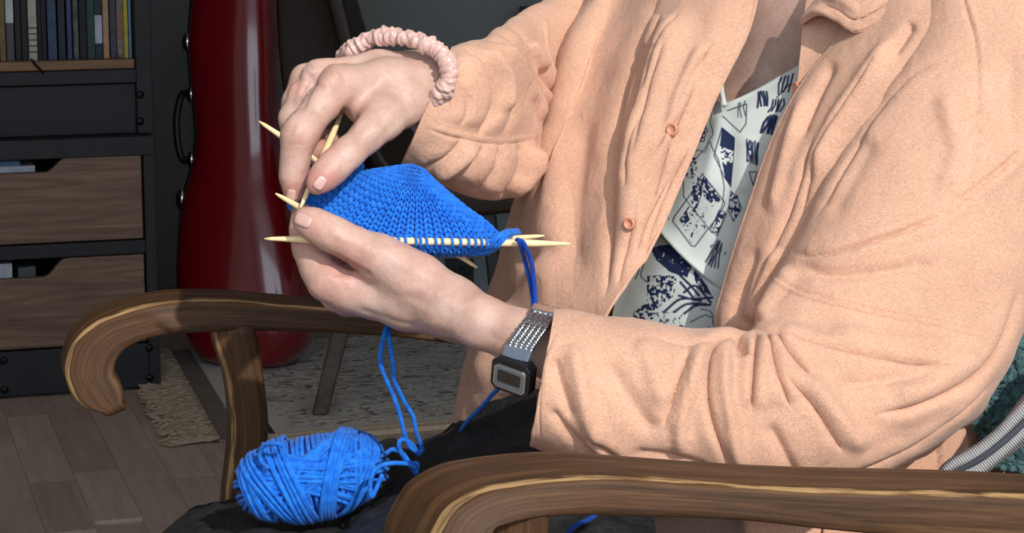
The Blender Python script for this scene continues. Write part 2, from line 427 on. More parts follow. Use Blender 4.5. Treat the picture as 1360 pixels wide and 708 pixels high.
# floor boards (each plank a piece of its own)
def plank_mat():
    m, nt, bs = new_mat('oak parquet'); bs.inputs['Roughness'].default_value = .38; bs.inputs['Specular IOR Level'].default_value = .35
    oi = N(nt, 'ShaderNodeObjectInfo'); tc = N(nt, 'ShaderNodeTexCoord')
    va = N(nt, 'ShaderNodeVectorMath', operation='ADD'); lk(nt, tc.outputs['Object'], va.inputs[0]); lk(nt, oi.outputs['Location'], va.inputs[1])
    mp = N(nt, 'ShaderNodeMapping'); mp.inputs['Scale'].default_value = (6, 70, 20); lk(nt, va.outputs[0], mp.inputs[0])
    n1 = N(nt, 'ShaderNodeTexNoise', Scale=1.0, Detail=5.0, Distortion=.6); lk(nt, mp.outputs[0], n1.inputs['Vector'])
    r1 = ramp(nt, n1.outputs[0], [(.3, rgb(174, 152, 138)), (.7, rgb(198, 178, 164))])
    r2 = ramp(nt, oi.outputs['Random'], [(0, (.84, .82, .81, 1)), (.5, (.95, .95, .95, 1)), (1, (1.1, 1.09, 1.07, 1))])
    lk(nt, mix(nt, 1.0, r1.outputs[0], r2.outputs[0], 'MULTIPLY'), bs.inputs['Base Color'])
    bump(nt, bs, n1.outputs[0], .0004, .5)
    return m
M['plank'] = plank_mat()
pa, pb = floor_pt(70.6, 582), floor_pt(114.7, 688)
pdir = math.atan2(pb[1]-pa[1], pb[0]-pa[0])
PW, PL = .072, .42
plank_me = {}
for L in (.28, .36, .44):
    v, f = box_vf(-L/2+.0004, L/2-.0004, -PW/2+.0003, PW/2-.0003, -.012, 0); me = bpy.data.meshes.new('plank'); me.from_pydata(v, [], f); me.update(); me.materials.append(M['plank']); plank_me[L] = me
R = Matrix.Rotation(pdir, 4, 'Z'); cen = Vector((-.55, 3.85, 0))
np_ = 0
for j in range(-19, 20):
    x = -1.6-random.random()*.3
    while x < 1.3:
        L = random.choice((.28, .36, .44)); c = R @ Vector((x+L/2, j*PW, 0)); w = cen+c; x += L
        if not (-1.45 < w.x < .12 and 3.02 < w.y < 4.6) or np_ > 296: continue
        o = bpy.data.objects.new('plank', plank_me[L]); COL.objects.link(o); o.parent = floor
        o.location = (w.x, w.y, random.uniform(-.0006, .0)); o.rotation_euler = (0, 0, pdir); np_ += 1
fin = tag(mesh_obj('plank_field', *box_vf(XL, XR, WINY, YB, -.013, -.006), M['plank'], floor, smooth=False), kind='stuff')

# ================================================================== BACKGROUND FURNITURE
M['black'] = plain('black lacquer', rgb(30, 33, 37), .6, var=.2, scale=20, bmp=.0004, bscale=300)
M['bolt'] = plain('black iron', rgb(22, 23, 25), .4, .6)
def flat_wood(name, c0, c1, sx=4, sz=60):
    m, nt, bs = new_mat(name); bs.inputs['Roughness'].default_value = .55
    tc = N(nt, 'ShaderNodeTexCoord'); mp = N(nt, 'ShaderNodeMapping'); mp.inputs['Scale'].default_value = (sx, sx*4, sz); lk(nt, tc.outputs['Object'], mp.inputs[0])
    n1 = N(nt, 'ShaderNodeTexNoise', Scale=1.0, Detail=6.0, Distortion=1.2); lk(nt, mp.outputs[0], n1.inputs['Vector'])
    lk(nt, ramp(nt, n1.outputs[0], [(.3, c0), (.5, tuple((a+b)/2 for a, b in zip(c0, c1))), (.68, c1)]).outputs[0], bs.inputs['Base Color'])
    bump(nt, bs, n1.outputs[0], .0006, .5); return m
M['drawer'] = flat_wood('walnut drawer front', rgb(92, 70, 56), rgb(146, 116, 94))
M['shelfw'] = flat_wood('shelf board wood', rgb(100, 74, 50), rgb(142, 108, 76))

A0, B0 = floor_pt(214, 516), floor_pt(0, 531)
ux = Vector((*(A0-B0)[:2], 0)); ux.normalize(); uy = Vector((-ux.y, ux.x, 0))   # ux to the right along the front, uy away
CW = Matrix((( ux.x, uy.x, 0, A0[0]), (ux.y, uy.y, 0, A0[1]), (0, 0, 1, 0), (0, 0, 0, 1)))
def cab(px, py, dep=0.0):   # pixel -> (u, z) on the plane parallel to the cabinet front, dep behind it
    c = Vector((0, 0, CAMZ)); r = PV(px, py, 1)-c; o = Vector(A0.tolist())+uy*dep
    t = (o-c).dot(uy)/r.dot(uy); w = c+r*t-o; return w.dot(ux), w.z
def cbox(name, u0, u1, v0, v1, z0, z1, mat, parent, bev=.002):
    o = box(name, u0, u1, v0, v1, z0, z1, mat, None, bev); o.matrix_basis = CW.copy(); put_under(o, parent); return o
low = empty('drawer_cabinet', A0); tag(low, 'black framed cabinet with two walnut drawers standing on the parquet floor', 'cabinet')
zt = cab(214, 180)[1]; W = 1.05; D = .40
upost = cab(193, 300)[0]
zd1t, zd1b = cab(192, 204)[1], cab(192, 317)[1]; zd2t, zd2b = cab(192, 338)[1], cab(100, 460)[1]
cbox('post', upost, 0, 0, D, 0, zt-.035, M['black'], low); cbox('post', -W, -W-upost, 0, D, 0, zt-.035, M['black'], low)
cbox('top_panel', -W, 0, 0, D, zt-.035, zt, M['black'], low)
cbox('rail', -W-upost, upost, .0, D, zd2t+.002, zd1b-.002, M['black'], low)
cbox('plinth', -W-upost, upost, 0, D, .004, zd2b-.003, M['black'], low)
cbox('back_panel', -W-upost, upost, D-.02, D, zd2b, zt-.035, M['black'], low)
cbox('end_panel', -W+.002, -W+.016, .02, D-.02, .01, zt-.036, M['black'], low)
def drawer(zt_, zb, uc, zc):
    """front with a scooped hand cut-out left of uc, its floor at zc"""
    ur = upost-.003; ul = -W-upost+.003; n = 12; r = .02
    pts = [(ur, zb), (ur, zt_)]
    pts += [(uc+r*1.4, zt_)]
    for k in range(n+1):
        t = k/n; s = t*t*(3-2*t); pts.append((uc+r*.9-r*2.1*t, zt_-(zt_-zc)*s))
    uL = 2*(-W/2)-uc
    pts += [(uL+r, zc), (uL-r, zt_), (ul, zt_), (ul, zb)]
    bm = bmesh.new(); vs = [bm.verts.new((u, .004, z)) for u, z in pts]; fc = bm.faces.new(vs)
    e = bmesh.ops.extrude_face_region(bm, geom=[fc]); bmesh.ops.translate(bm, vec=(0, .018, 0), verts=[q for q in e['geom'] if isinstance(q, bmesh.types.BMVert)])
    bmesh.ops.recalc_face_normals(bm, faces=bm.faces); me = bpy.data.meshes.new('drawer_front'); bm.to_mesh(me); bm.free()
    me.materials.append(M['drawer']); o = bpy.data.objects.new('drawer', me); COL.objects.link(o); o.matrix_basis = CW.copy(); put_under(o, low); add_bevel(o, .0025)
    cbox('drawer_box', ul+.02, ur-.02, .022, D-.03, zb+.004, zb+.012, M['drawer'], o, 0)
drawer(zd1t, zd1b, cab(78, 212)[0], cab(20, 231)[1])
drawer(zd2t, zd2b, cab(76, 350)[0], cab(20, 371)[1])
def bolt(px, py, dep, parent):
    u, z = cab(px, py, dep); bm = bmesh.new()
    bmesh.ops.create_uvsphere(bm, u_segments=12, v_segments=8, radius=.0075); me = bpy.data.meshes.new('bolt'); bm.to_mesh(me); bm.free(); me.materials.append(M['bolt'])
    me.polygons.foreach_set('use_smooth', [True]*len(me.polygons))
    o = bpy.data.objects.new('bolt', me); COL.objects.link(o); o.scale = (1, .7, 1); o.matrix_basis = CW @ Matrix.Translation((u, dep, z)) @ Matrix.Diagonal((1, .6, 1, 1)); put_under(o, parent)
for q in ((5, 479), (6, 518), (198, 462), (199, 502)): bolt(*q, 0, low)
# papers lying in the drawers
M['paper'] = plain('white paper', rgb(190, 198, 210), .7, var=.12, scale=60)
M['paper_b'] = plain('blue cover', rgb(92, 120, 168), .6, var=.15, scale=60)
M['paper_g'] = plain('grey cover', rgb(96, 100, 106), .6, var=.15, scale=60)
def sheet(name, px0, px1, pyt, pyb, dep, ln, mat, label, cat, dz=0, skew=0.0):
    u0, z1 = cab(px0, pyt, dep); u1, z0 = cab(px1, pyb, dep)
    v, f = box_vf(u0, u1, dep, dep+ln, z0, z1); v = [(a, b, c+(a-u0)*skew) for a, b, c in v]
    o = mesh_obj(name, v, f, mat, None, False); o.matrix_basis = CW.copy(); add_bevel(o, .001); tag(o, label, cat); return o
sheet('magazine', -60, 47, 224, 233, .03, .22, M['paper'], 'white magazine lying in the upper drawer of the black cabinet', 'magazine')
sheet('booklet', -60, 27, 215, 220, .034, .2, M['paper_b'], 'blue booklet lying on a white magazine in the upper drawer', 'booklet', skew=-.02)
sheet('magazine', -50, 17, 353, 374, .03, .2, M['paper'], 'white printed magazine pile in the lower drawer of the black cabinet', 'magazine')
sheet('folder', 24, 48, 356, 374, .05, .2, M['paper_g'], 'grey folder beside the magazine in the lower drawer', 'folder', skew=.05)

# upper shelf unit standing on the drawer cabinet
UD = .03
upu = empty('book_shelf', (A0[0]+uy.x*UD, A0[1]+uy.y*UD, zt)); tag(upu, 'tall black shelf unit with a wooden shelf board standing on the drawer cabinet', 'shelf')
ur = cab(202.5, 100, UD)[0]; up0 = cab(181, 100, UD)[0]
zsb, zst = cab(180, 91, UD)[1], cab(180, 78.5, UD)[1]; zp = cab(180, 110, UD)[1]
UT = zt+1.35
cbox('post', up0, ur, UD, D, zt+.001, UT, M['black'], upu); cbox('post', -W+.02, -W+.05, UD, D, zt+.001, UT, M['black'], upu)
cbox('lower_panel', -W+.05, up0, UD+.012, D, zt+.001, zp-.002, M['black'], upu)
cbox('rail', -W+.05, up0, UD, D, zp, zsb-.001, M['black'], upu)
cbox('shelf_board', -W+.05, up0-.002, UD+.002, D-.02, zsb, zst, M['shelfw'], upu)
cbox('shelf_board', -W+.05, up0-.002, UD+.002, D-.02, zst+.32, zst+.34, M['shelfw'], upu)
cbox('back_panel', -W+.05, up0, D-.02, D, zsb, UT, M['black'], upu)
cbox('top_panel', -W+.02, ur, UD, D, UT, UT+.03, M['black'], upu)
for q in ((186, 126), (186, 161)): bolt(*q, UD, upu)
# books
bk = [(-12, -1, 'dark brown', (52, 40, 34), .25), (0, 8, 'tan', (116, 100, 66), .26), (9.3, 20, 'grey with a white upper half', (84, 86, 88), .25), (21, 29, 'black', (24, 32, 34), .24), (29.5, 37.5, 'charcoal', (34, 30, 36), .25),
      (38.3, 50, 'cream with grey bands', (176, 172, 162), .26), (50.5, 56, 'black cloth', (16, 18, 22), .24), (56.3, 63, 'ink blue', (20, 24, 40), .25), (64, 76, 'slate blue', (58, 74, 104), .26), (78.5, 88, 'dark grey green', (38, 48, 50), .24),
      (90.5, 97, 'thin blue', (62, 76, 122), .25), (98, 105, 'mottled grey green', (78, 88, 84), .25), (106, 115.5, 'plain black', (20, 22, 24), .26), (116.5, 127, 'bottle green', (40, 72, 66), .25),
      (127.5, 137.5, 'navy with a pale striped label', (30, 52, 66), .25), (138, 146, 'thin peach', (176, 140, 112), .26), (146.8, 155.5, 'grey violet', (70, 66, 82), .25), (156, 165, 'floral with a brown title label', (116, 112, 106), .24), (165.4, 171.5, 'thin yellow', (186, 178, 66), .25), (172, 176, 'thin pale blue', (110, 140, 170), .22)]
M['page'] = plain('book pages', rgb(200, 192, 172), .9, var=.1, scale=200)
M['label_p'] = plain('pale label', rgb(186, 190, 204), .7); M['label_b'] = plain('brown label', rgb(140, 104, 88), .7); M['band'] = plain('grey band', rgb(96, 94, 92), .7)
M['label_w'] = plain('white label', rgb(196, 202, 200), .7)
for i, (x0, x1, nm, c, hgt) in enumerate(bk):
    u0 = cab(x0, 60, UD+.02)[0]+.0006; u1 = cab(x1, 60, UD+.02)[0]-.0006
    if i == 0: u0, u1 = u1-.03, u1
    dep = UD+.02+random.uniform(0, .012); z0 = zst+.0005; lean = 0
    mt = plain('cover '+nm, rgb(*c), .65, var=.18 if 'mottled' not in nm and 'floral' not in nm else .6, scale=70)
    b = empty('book', (A0[0], A0[1], z0))
    tag(b, f'{nm} book standing on the wooden shelf board', 'book', 'books on the wooden shelf board')
    cv, cf = [], []
    t = min(.003, (u1-u0)*.2)
    for q in ((u0, u1, dep, dep+t), (u0, u0+t, dep+t, dep+.17), (u1-t, u1, dep+t, dep+.17)):
        v, f = box_vf(*q, z0, z0+hgt); k = len(cv); cv += v; cf += [tuple(a+k for a in w) for w in f]
    o = mesh_obj('cover', cv, cf, mt, None, False); o.matrix_basis = CW.copy(); put_under(o, b)
    cbox('pages', u0+t, u1-t, dep+t, dep+.165, z0+.003, z0+hgt-.004, M['page'], b, 0)
    if 'white upper' in nm: cbox('label', u0-.0003, u1+.0003, dep-.001, dep+.02, cab(14, 31, UD+.02)[1], z0+hgt-.01, M['label_w'], b, 0)
    if 'pale striped' in nm: cbox('label', u0-.0003, u1+.0003, dep-.001, dep+.02, cab(14, 61, UD+.02)[1], cab(14, 23, UD+.02)[1], M['label_p'], b, 0)
    if 'brown title' in nm: cbox('label', u0-.0003, u1+.0003, dep-.001, dep+.02, cab(14, 57, UD+.02)[1], cab(14, 20, UD+.02)[1], M['label_b'], b, 0)
    if 'grey bands' in nm:
        for y in (37, 45, 53, 61, 69): cbox('band', u0-.0003, u1+.0003, dep-.0008, dep+.003, cab(44, y+1.3, UD+.02)[1], cab(44, y-1.0, UD+.02)[1], M['band'], b, 0)
        rp = [(cab(42, 79, UD+.02)), (cab(45, 84, UD)), (cab(51, 90, UD)), (cab(57.5, 97, UD))]
        pts = [CW @ Vector((u, (dep-.002 if k == 0 else UD-.004), z)) for k, (u, z) in enumerate(rp)]
        tubes('bookmark_ribbon', [catmull([list(p) for p in pts], 12)], .0022, M['bolt'], b, 6)

# cello case
def glossy(name, c, rough=.12):
    m, nt, bs = new_mat(name); tc = N(nt, 'ShaderNodeTexCoord'); nz = N(nt, 'ShaderNodeTexNoise', Scale=5.0, Detail=3.0); lk(nt, tc.outputs['Object'], nz.inputs['Vector'])
    lk(nt, ramp(nt, nz.outputs[0], [(.3, tuple(x*.85 for x in c[:3])+(1,)), (.7, c)]).outputs[0], bs.inputs['Base Color'])
    bs.inputs['Roughness'].default_value = .3; bs.inputs['Coat Weight'].default_value = 1; bs.inputs['Coat Roughness'].default_value = rough; return m
M['case'] = glossy('wine red lacquer', rgb(128, 8, 22), .1)
M['rubber'] = plain('black rubber', rgb(20, 20, 22), .5); M['chrome'] = plain('chrome', rgb(200, 202, 205), .2, 1, var=.05)
CD = 4.3
prof = [(-470, 312, 318), (-455, 296, 336), (-380, 290, 346), (-250, 286, 350), (-160, 276, 356), (-90, 262, 364), (-30, 252, 371), (40, 246.5, 374), (100, 252, 373), (155, 257, 374), (200, 250, 380), (240, 238, 392), (290, 231, 408), (340, 228.5, 420), (385, 233, 426), (425, 244, 418), (448, 262, 398), (454, 280, 380)]
pr = catmull(np.array(prof, float), 90); nu = 56; th = np.linspace(0, 2*np.pi, nu, endpoint=False); e = 2.6
ce = np.sign(np.cos(th))*np.abs(np.cos(th))**(2/e); se = np.sign(np.sin(th))*np.abs(np.sin(th))**(2/e)
cx_ = (pr[:, 1]+pr[:, 2])/2; hw = (pr[:, 2]-pr[:, 1])/2
ay = -.35; dirx = np.array([math.cos(ay), math.sin(ay), 0]); diry = np.array([-math.sin(ay), math.cos(ay), 0])
Cc = P(cx_, pr[:, 0], CD); hw_m = hw/F*CD
v = Cc[:, None]+hw_m[:, None, None]*(dirx*ce[None, :, None]*.97+diry*.62*se[None, :, None])
zoff = -(v[..., 2].min())+.014
v[..., 2] += zoff
case = empty('cello_case', (Cc[-1][0], Cc[-1][1], 0.01)); tag(case, 'wine red glossy cello case standing between the cabinet and the brown chair', 'instrument case')
cf = grid_faces(nu, len(pr), True).tolist(); cf += [list(range(nu)), list(range((len(pr)-1)*nu, len(pr)*nu))]
sh = mesh_obj('shell', v.reshape(-1, 3), cf, M['case'], case); recalc(sh)
def case_pt(py, ang, out=0.0):
    i = int(np.argmin(np.abs(pr[:, 0]-py))); k = int(round(ang/(2*np.pi)*nu)) % nu
    c = v[i].mean(0); q = v[i, k]; n = (q-c)/np.linalg.norm(q-c); return q+n*out
seamp = [case_pt(y, np.pi, .004) for y in np.linspace(-440, 448, 70)]
tubes('seam_rim', [seamp], .008, M['rubber'], case, 8)
hp = [case_pt(98, np.pi, .008), case_pt(102, np.pi, .03), case_pt(120, np.pi, .044), case_pt(145, np.pi, .05), case_pt(170, np.pi, .044), case_pt(186, np.pi, .03), case_pt(192, np.pi, .008)]
tubes('handle', [catmull(hp, 40)], .0075, M['rubber'], case, 10)
for y, s in ((30, 1.1), (97, 1.0), (192, 1.0), (245, 1.25)):
    c = case_pt(y, np.pi, .010); vv, ff = ellipsoid_vf(c, ((0, 0, .019*s), (.011*s, 0, 0), (0, .016, 0)), 0, 12, 8)
    mesh_obj('latch', vv, ff, M['chrome'], case)
for sx in (-.04, .04):
    vv, ff = ellipsoid_vf(Cc[-1]*[1, 1, 0]+[sx, 0, .020], ((0, 0, .010), (.016, 0, 0), (0, .016, 0)), 0, 10, 6); mesh_obj('foot', vv, ff, M['rubber'], case)

# brown chair behind
M['leather'] = plain('brown leather', rgb(36, 21, 12), .5, var=.2, scale=14, bmp=.0008, bscale=220)
M['legwood'] = flat_wood('dark leg wood', rgb(58, 46, 38), rgb(92, 74, 62), 30, 6)
M['leg_shade'] = plain('shaded leg wood', rgb(15, 15, 15), .5)  # leg wood coloured near black for the shadow the front legs stand in
lc = floor_pt(425, 550, .01); bc = empty('side_chair', (lc[0]+.2, lc[1]+.2, .01)); tag(bc, 'dark brown chair with splayed wooden legs standing on the patterned rug', 'chair')
def tbar(name, top, bot, r0, r1, mat, parent, n=4):
    ps = np.linspace(top, bot, 8); rr = np.linspace(r0, r1, 8)
    vv, ff = tube_vf(ps, rr, 20); ff = ff.tolist()+[list(range(19, -1, -1)), list(range(len(vv)-20, len(vv)))]
    return mesh_obj(name, vv, ff, mat, parent)
def leg_box(name, T, B, w, dpt, mat):   # tapered flat leg between two world points
    T, B = np.asarray(T), np.asarray(B); vs = []
    for q, s in ((T, 1.0), (B, .82)):
        for a, b in ((-1, -1), (1, -1), (1, 1), (-1, 1)): vs.append(q+np.array([a*w*s/2, b*dpt*s/2, 0]))
    o = mesh_obj(name, vs, [(0, 3, 2, 1), (4, 5, 6, 7), (0, 1, 5, 4), (1, 2, 6, 5), (2, 3, 7, 6), (3, 0, 4, 7)], mat, bc, False); add_bevel(o, .004); return o
B1 = floor_pt(425, 550, .01); d1 = to_px(B1)[2]; T1 = P(487, 300, d1+.02)
leg_box('leg', T1, B1, .034, .03, M['legwood'])
B2 = floor_pt(387, 483, .01); d2 = to_px(B2)[2]; T2 = P(420, 285, d2-.02); leg_box('leg', T2, B2, .028, .028, M['legwood'])
B3 = floor_pt(672, 540, .01); d3 = to_px(B3)[2]; T3 = P(648, 270, d3-.03); leg_box('leg', T3, B3, .026, .03, M['leg_shade'])
B4 = floor_pt(700, 487, .01); d4 = to_px(B4)[2]; T4 = P(690, 270, d4-.03); leg_box('leg', T4, B4, .026, .03, M['leg_shade'])
# seat slab and curved shell back
def slab(name, rows, thick, mat, parent):
    c = catmull(np.asarray(rows, float), 26); c = np.swapaxes(catmull(np.swapaxes(c, 0, 1), 26), 0, 1)
    o = mesh_obj(name, P(c[..., 0], c[..., 1], c[..., 2]).reshape(-1, 3), grid_faces(26, 26), mat, parent)
    m = o.modifiers.new('t', 'SOLIDIFY'); m.thickness = thick; m.offset = 0; b = o.modifiers.new('b', 'BEVEL'); b.width = thick*.3; b.segments = 3
    return o
ds = d1
slab('seat', [[(455, 250, ds-.02), (560, 268, ds-.02), (690, 262, ds-.0), (760, 250, ds)], [(440, 222, ds+.18), (560, 240, ds+.18), (690, 238, ds+.2), (750, 228, ds+.2)], [(430, 196, ds+.4), (550, 212, ds+.4), (680, 212, ds+.42), (740, 205, ds+.42)]], .055, M['leather'], bc)
slab('backrest', [[(368, -160, ds+.26), (415, -180, ds+.22), (420, -180, ds+.12), (410, -160, ds+.0)], [(368, -40, ds+.26), (438, -40, ds+.22), (455, -30, ds+.12), (440, -20, ds+.0)], [(374, 90, ds+.26), (470, 80, ds+.22), (492, 90, ds+.12), (470, 100, ds+.0)], [(396, 200, ds+.26), (500, 190, ds+.22), (545, 190, ds+.12), (500, 215, ds+.0)], [(445, 240, ds+.42), (540, 235, ds+.22), (600, 245, ds+.12), (560, 258, ds+.0)]], .03, M['leather'], bc)

# grey document box with a printed panel, behind the chair
M['boxg'] = plain('grey cardboard', rgb(140, 152, 160), .8, var=.06, scale=20); M['boxd'] = plain('dark print', rgb(52, 58, 62), .7); M['boxl'] = plain('light print', rgb(24, 28, 30), .7)
gd = to_px(floor_pt(620, 452))[2]; bx = empty('storage_box', floor_pt(640, 452)); tag(bx, 'pale grey storage box with musical notes on a dark panel standing behind the brown chair', 'box')
c0, c1 = P(560, 300, gd), P(705, 300, gd); zt_ = P(620, 278, gd)[2]; y0 = c0[1]
box('body', c0[0], c1[0], y0, y0+.14, .0095, zt_, M['boxg'], bx, .006)
box('lid', c0[0]-.004, c1[0]+.004, y0-.004, y0+.144, zt_-.06, zt_+.004, M['boxg'], bx, .004)
q0, q1 = P(591, 346, gd-.01), P(629, 381, gd-.01)
box('printed_panel', q0[0], q1[0], y0-.003, y0, q1[2], q0[2], M['boxd'], bx)
def pbox(name, xa, ya, xb, yb, mat):
    a, b = P(xa, ya, gd-.01), P(xb, yb, gd-.01); return box(name, a[0], b[0], y0-.005, y0-.003, b[2], a[2], mat, bx)
nv_, nf_ = [], []
def nb(xa, ya, xb, yb):
    a, b = P(xa, ya, gd-.01), P(xb, yb, gd-.01); vv, ff = box_vf(a[0], b[0], y0-.005, y0-.003, b[2], a[2]); k = len(nv_); nv_.extend(vv); nf_.extend([tuple(i+k for i in q) for q in ff])
for q in ((603, 356, 604.5, 367), (600, 365, 604, 368.5), (609, 357, 610.5, 370), (615.5, 357, 617, 370), (609, 357, 617, 359.5), (606.5, 368, 610, 371.5), (613, 368, 616.5, 371.5), (623, 357, 624.5, 367), (619.5, 365, 623.5, 368.5)): nb(*q)
mesh_obj('printed_notes', nv_, nf_, M['boxl'], bx, False)

# small black wall shelf
a, b = P(690, 12, 4.65), P(746, 21.5, 4.65)
ws = empty('wall_shelf', (a[0], YB, a[2])); tag(ws, 'short black shelf fixed on the grey wall above the jacket sleeve', 'wall shelf')
box('board', a[0], b[0], YB-.16, YB, b[2], a[2], M['bolt'], ws, .003)
box('bracket', (a[0]+b[0])/2-.01, (a[0]+b[0])/2+.01, YB-.1, YB, b[2]-.02, b[2], M['bolt'], ws, .002)

# rug
def rug_mat():
    m, nt, bs = new_mat('rug pile'); bs.inputs['Roughness'].default_value = .95; bs.inputs['Specular IOR Level'].default_value = .05
    g = N(nt, 'ShaderNodeAttribute', attribute_name='rug')
    mp = N(nt, 'ShaderNodeMapping'); mp.inputs['Scale'].default_value = (17, 30, 1); lk(nt, g.outputs['Vector'], mp.inputs[0])
    n1 = N(nt, 'ShaderNodeTexNoise', Scale=1.0, Detail=3.0, Distortion=2.2); lk(nt, mp.outputs[0], n1.inputs['Vector'])
    vo = N(nt, 'ShaderNodeTexVoronoi', Scale=.7); lk(nt, mp.outputs[0], vo.inputs['Vector'])
    c1 = ramp(nt, n1.outputs[0], [(.33, rgb(30, 32, 38)), (.39, rgb(120, 114, 110)), (.46, rgb(232, 226, 216)), (.6, rgb(196, 190, 182)), (.7, rgb(60, 60, 66))])
    c2 = ramp(nt, vo.outputs['Distance'], [(.27, rgb(226, 218, 206)), (.31, rgb(40, 40, 46)), (.36, rgb(230, 224, 214)), (.7, rgb(170, 162, 156))])
    c = mix(nt, .35, c1.outputs[0], c2.outputs[0])
    sp_ = N(nt, 'ShaderNodeSeparateXYZ'); lk(nt, g.outputs['Vector'], sp_.inputs[0])
    lk(nt, c, bs.inputs['Base Color'])
    n5 = N(nt, 'ShaderNodeTexNoise', Scale=900.0); bump(nt, bs, n5.outputs[0], .002, .6)
    return m
M['rug'] = rug_mat(); M['rugb'] = plain('rug pale border', rgb(206, 200, 188), .95, var=.12, scale=80, bmp=.001, bscale=500); M['rugd'] = plain('rug dark line', rgb(44, 46, 52), .95)
M['rugt'] = plain('rug selvedge', rgb(206, 186, 160), .95, var=.15, scale=120); M['fringe'] = plain('fringe cotton', rgb(178, 160, 136), .95, var=.2, scale=80)
M['rugbr'] = plain('rug brown end band', rgb(124, 110, 98), .95, var=.2, scale=90)
# corner from two edge lines
La, Lb = floor_pt(247, 471), floor_pt(300, 561); Na, Nb = floor_pt(360, 583), floor_pt(605, 562)
e1 = (La-Lb)[:2]; e2 = (Nb-Na)[:2]
t = np.linalg.solve(np.stack([e1, -e2], 1), (Na-Lb)[:2]); RC = Lb[:2]+e1*t[0]
e1 /= np.linalg.norm(e1); e2 /= np.linalg.norm(e2)
LW = np.linalg.norm(La[:2]-RC)+.02; LL = 1.9
rug = empty('patterned_rug', (RC[0], RC[1], 0)); tag(rug, 'grey patterned oriental rug with pale border and beige fringe on the parquet', 'rug')
def rq(name, a0, a1, b0, b1, z0, z1, mat, n=2):
    vs = [tuple(RC+e2*a+e1*b)+(z,) for a in (a0, a1) for b in (b0, b1) for z in (z0, z1)]
    f = [(0, 1, 3, 2), (4, 6, 7, 5), (0, 4, 5, 1), (2, 3, 7, 6), (0, 2, 6, 4), (1, 5, 7, 3)]
    o = mesh_obj(name, vs, f, mat, rug, False); col3_attr(o, 'rug', [(a, b, 0) for a in (a0, a1) for b in (b0, b1) for z in (z0, z1)]); recalc(o); return o
rq('pile', .09, LL, .02, LW-.005, 0, .009, M['rug'])
rq('end_band', -.03, .01, 0, LW, 0, .006, M['rugbr']); rq('pale_border', .01, .055, 0.0, LW, 0, .0085, M['rugb']); rq('dark_line', .055, .065, 0.0, LW, 0, .0088, M['rugd']); rq('pale_border', .065, .09, 0.0, LW, 0, .0087, M['rugb'])
rq('selvedge', .0, LL, -.012, .0, 0, .009, M['rugt']); rq('pale_border', .09, LL, .0, .02, 0, .0088, M['rugb']); rq('selvedge', .0, LL, -.035, -.014, 0, .008, M['rugt'])
paths = []
for k in range(330):
    b = LW*(k+.5*random.random())/330; L = random.uniform(.055, .1); p = []; y = random.uniform(-.02, .02)
    for j in range(7):
        a = -.03-L*j/6; w = y*j/6+.012*math.sin(j*1.4+k*1.7)*(j/6); q = RC+e2*a+e1*(b+w); p.append((q[0], q[1], .004+.007*random.random()))
    paths.append(p)
tag(tubes('fringe', paths, .0026, M['fringe'], rug, 4), kind='stuff')
# ================================================================== ARMCHAIR
M['oak'] = wood_mat('worn dark oak', rgb(52, 35, 22), rgb(78, 54, 34), rgb(102, 73, 47), rgb(176, 142, 98), .55, .8, .8, .18)
M['oakdark'] = wood_mat('dark oak', rgb(40, 28, 20), rgb(72, 52, 36), rgb(100, 74, 50), rgb(130, 100, 70), .45)
M['seat'] = plain('black seat cloth', rgb(24, 24, 26), .9, bmp=.0006, bscale=500)
ac = empty('armchair', PV(600, 900, 1.35)); ac.location.z = 0
tag(ac, 'antique dark wooden armchair with scrolled arms that the knitter sits in', 'armchair')
EF = np.array([-.012, .046, 0]); EN = np.array([-.024, .05, 0])
fd = 1.545
far = [(132, 550, 165, 536), (115, 545, 166, 527), (98, 531, 163, 514), (86, 500, 154, 498), (89, 474, 157, 480), (99, 452, 171, 464), (123, 430, 199, 452), (153, 416, 233, 446), (193, 404, 262, 444), (244, 398, 287, 443), (300, 398, 318, 442), (360, 403, 360, 442), (430, 409, 430, 444), (520, 420, 520, 449), (600, 431, 600, 458), (760, 452, 760, 480), (950, 476, 950, 505), (1150, 500, 1150, 530)]
bar('arm', [q+(fd+.00012*max(0, q[0]-200),) for q in far], EF, M['oak'], ac, 120, 64, 7)
near = [(600, 792, 655, 780), (580, 770, 650, 765), (566, 742, 652, 736), (584, 699, 664, 706), (603, 673, 680, 699), (640, 652, 702, 694), (681, 643, 727, 690), (745, 635, 762, 689), (820, 633, 820, 689), (980, 644, 985, 695), (1116, 651, 1116, 709), (1360, 656, 1360, 732), (1560, 668, 1560, 750)]
bar('arm', [q+(1.02+.00011*max(0, q[0]-560),) for q in near], EN, M['oak'], ac, 140, 64, 7)
# front posts (turned slightly, curving down to the floor)
fp = np.array([(280, 442, 342, 442), (285, 465, 346, 465), (297, 505, 351, 505), (303, 560, 356, 560), (301, 610, 354, 610), (292, 680, 344, 680), (290, 760, 340, 760), (292, 900, 338, 900), (296, 1050, 336, 1050), (300, 1200, 336, 1200)], float)
def down(st, d, to=0.0):
    O, I = P(st[:, 0], st[:, 1], d), P(st[:, 2], st[:, 3], d); z = O[:, 2]; s = (z[0]-to)/(z[0]-z[-1]); k = np.linspace(0, 1, len(z))
    for q in (O, I):
        hi = q[:, 2] > .42; q[:, 2] = np.where(hi, q[:, 2], .42+(q[:, 2]-.42)*(.42-to)/(.42-q[:, 2].min())); 
        q[:, 1] = q[0, 1]
    return np.concatenate([O, I], 1)
bar('front_post', down(fp, fd+.012), np.array([-.008, .036, 0]), M['oak'], ac, 80, 40, 4, world=True)
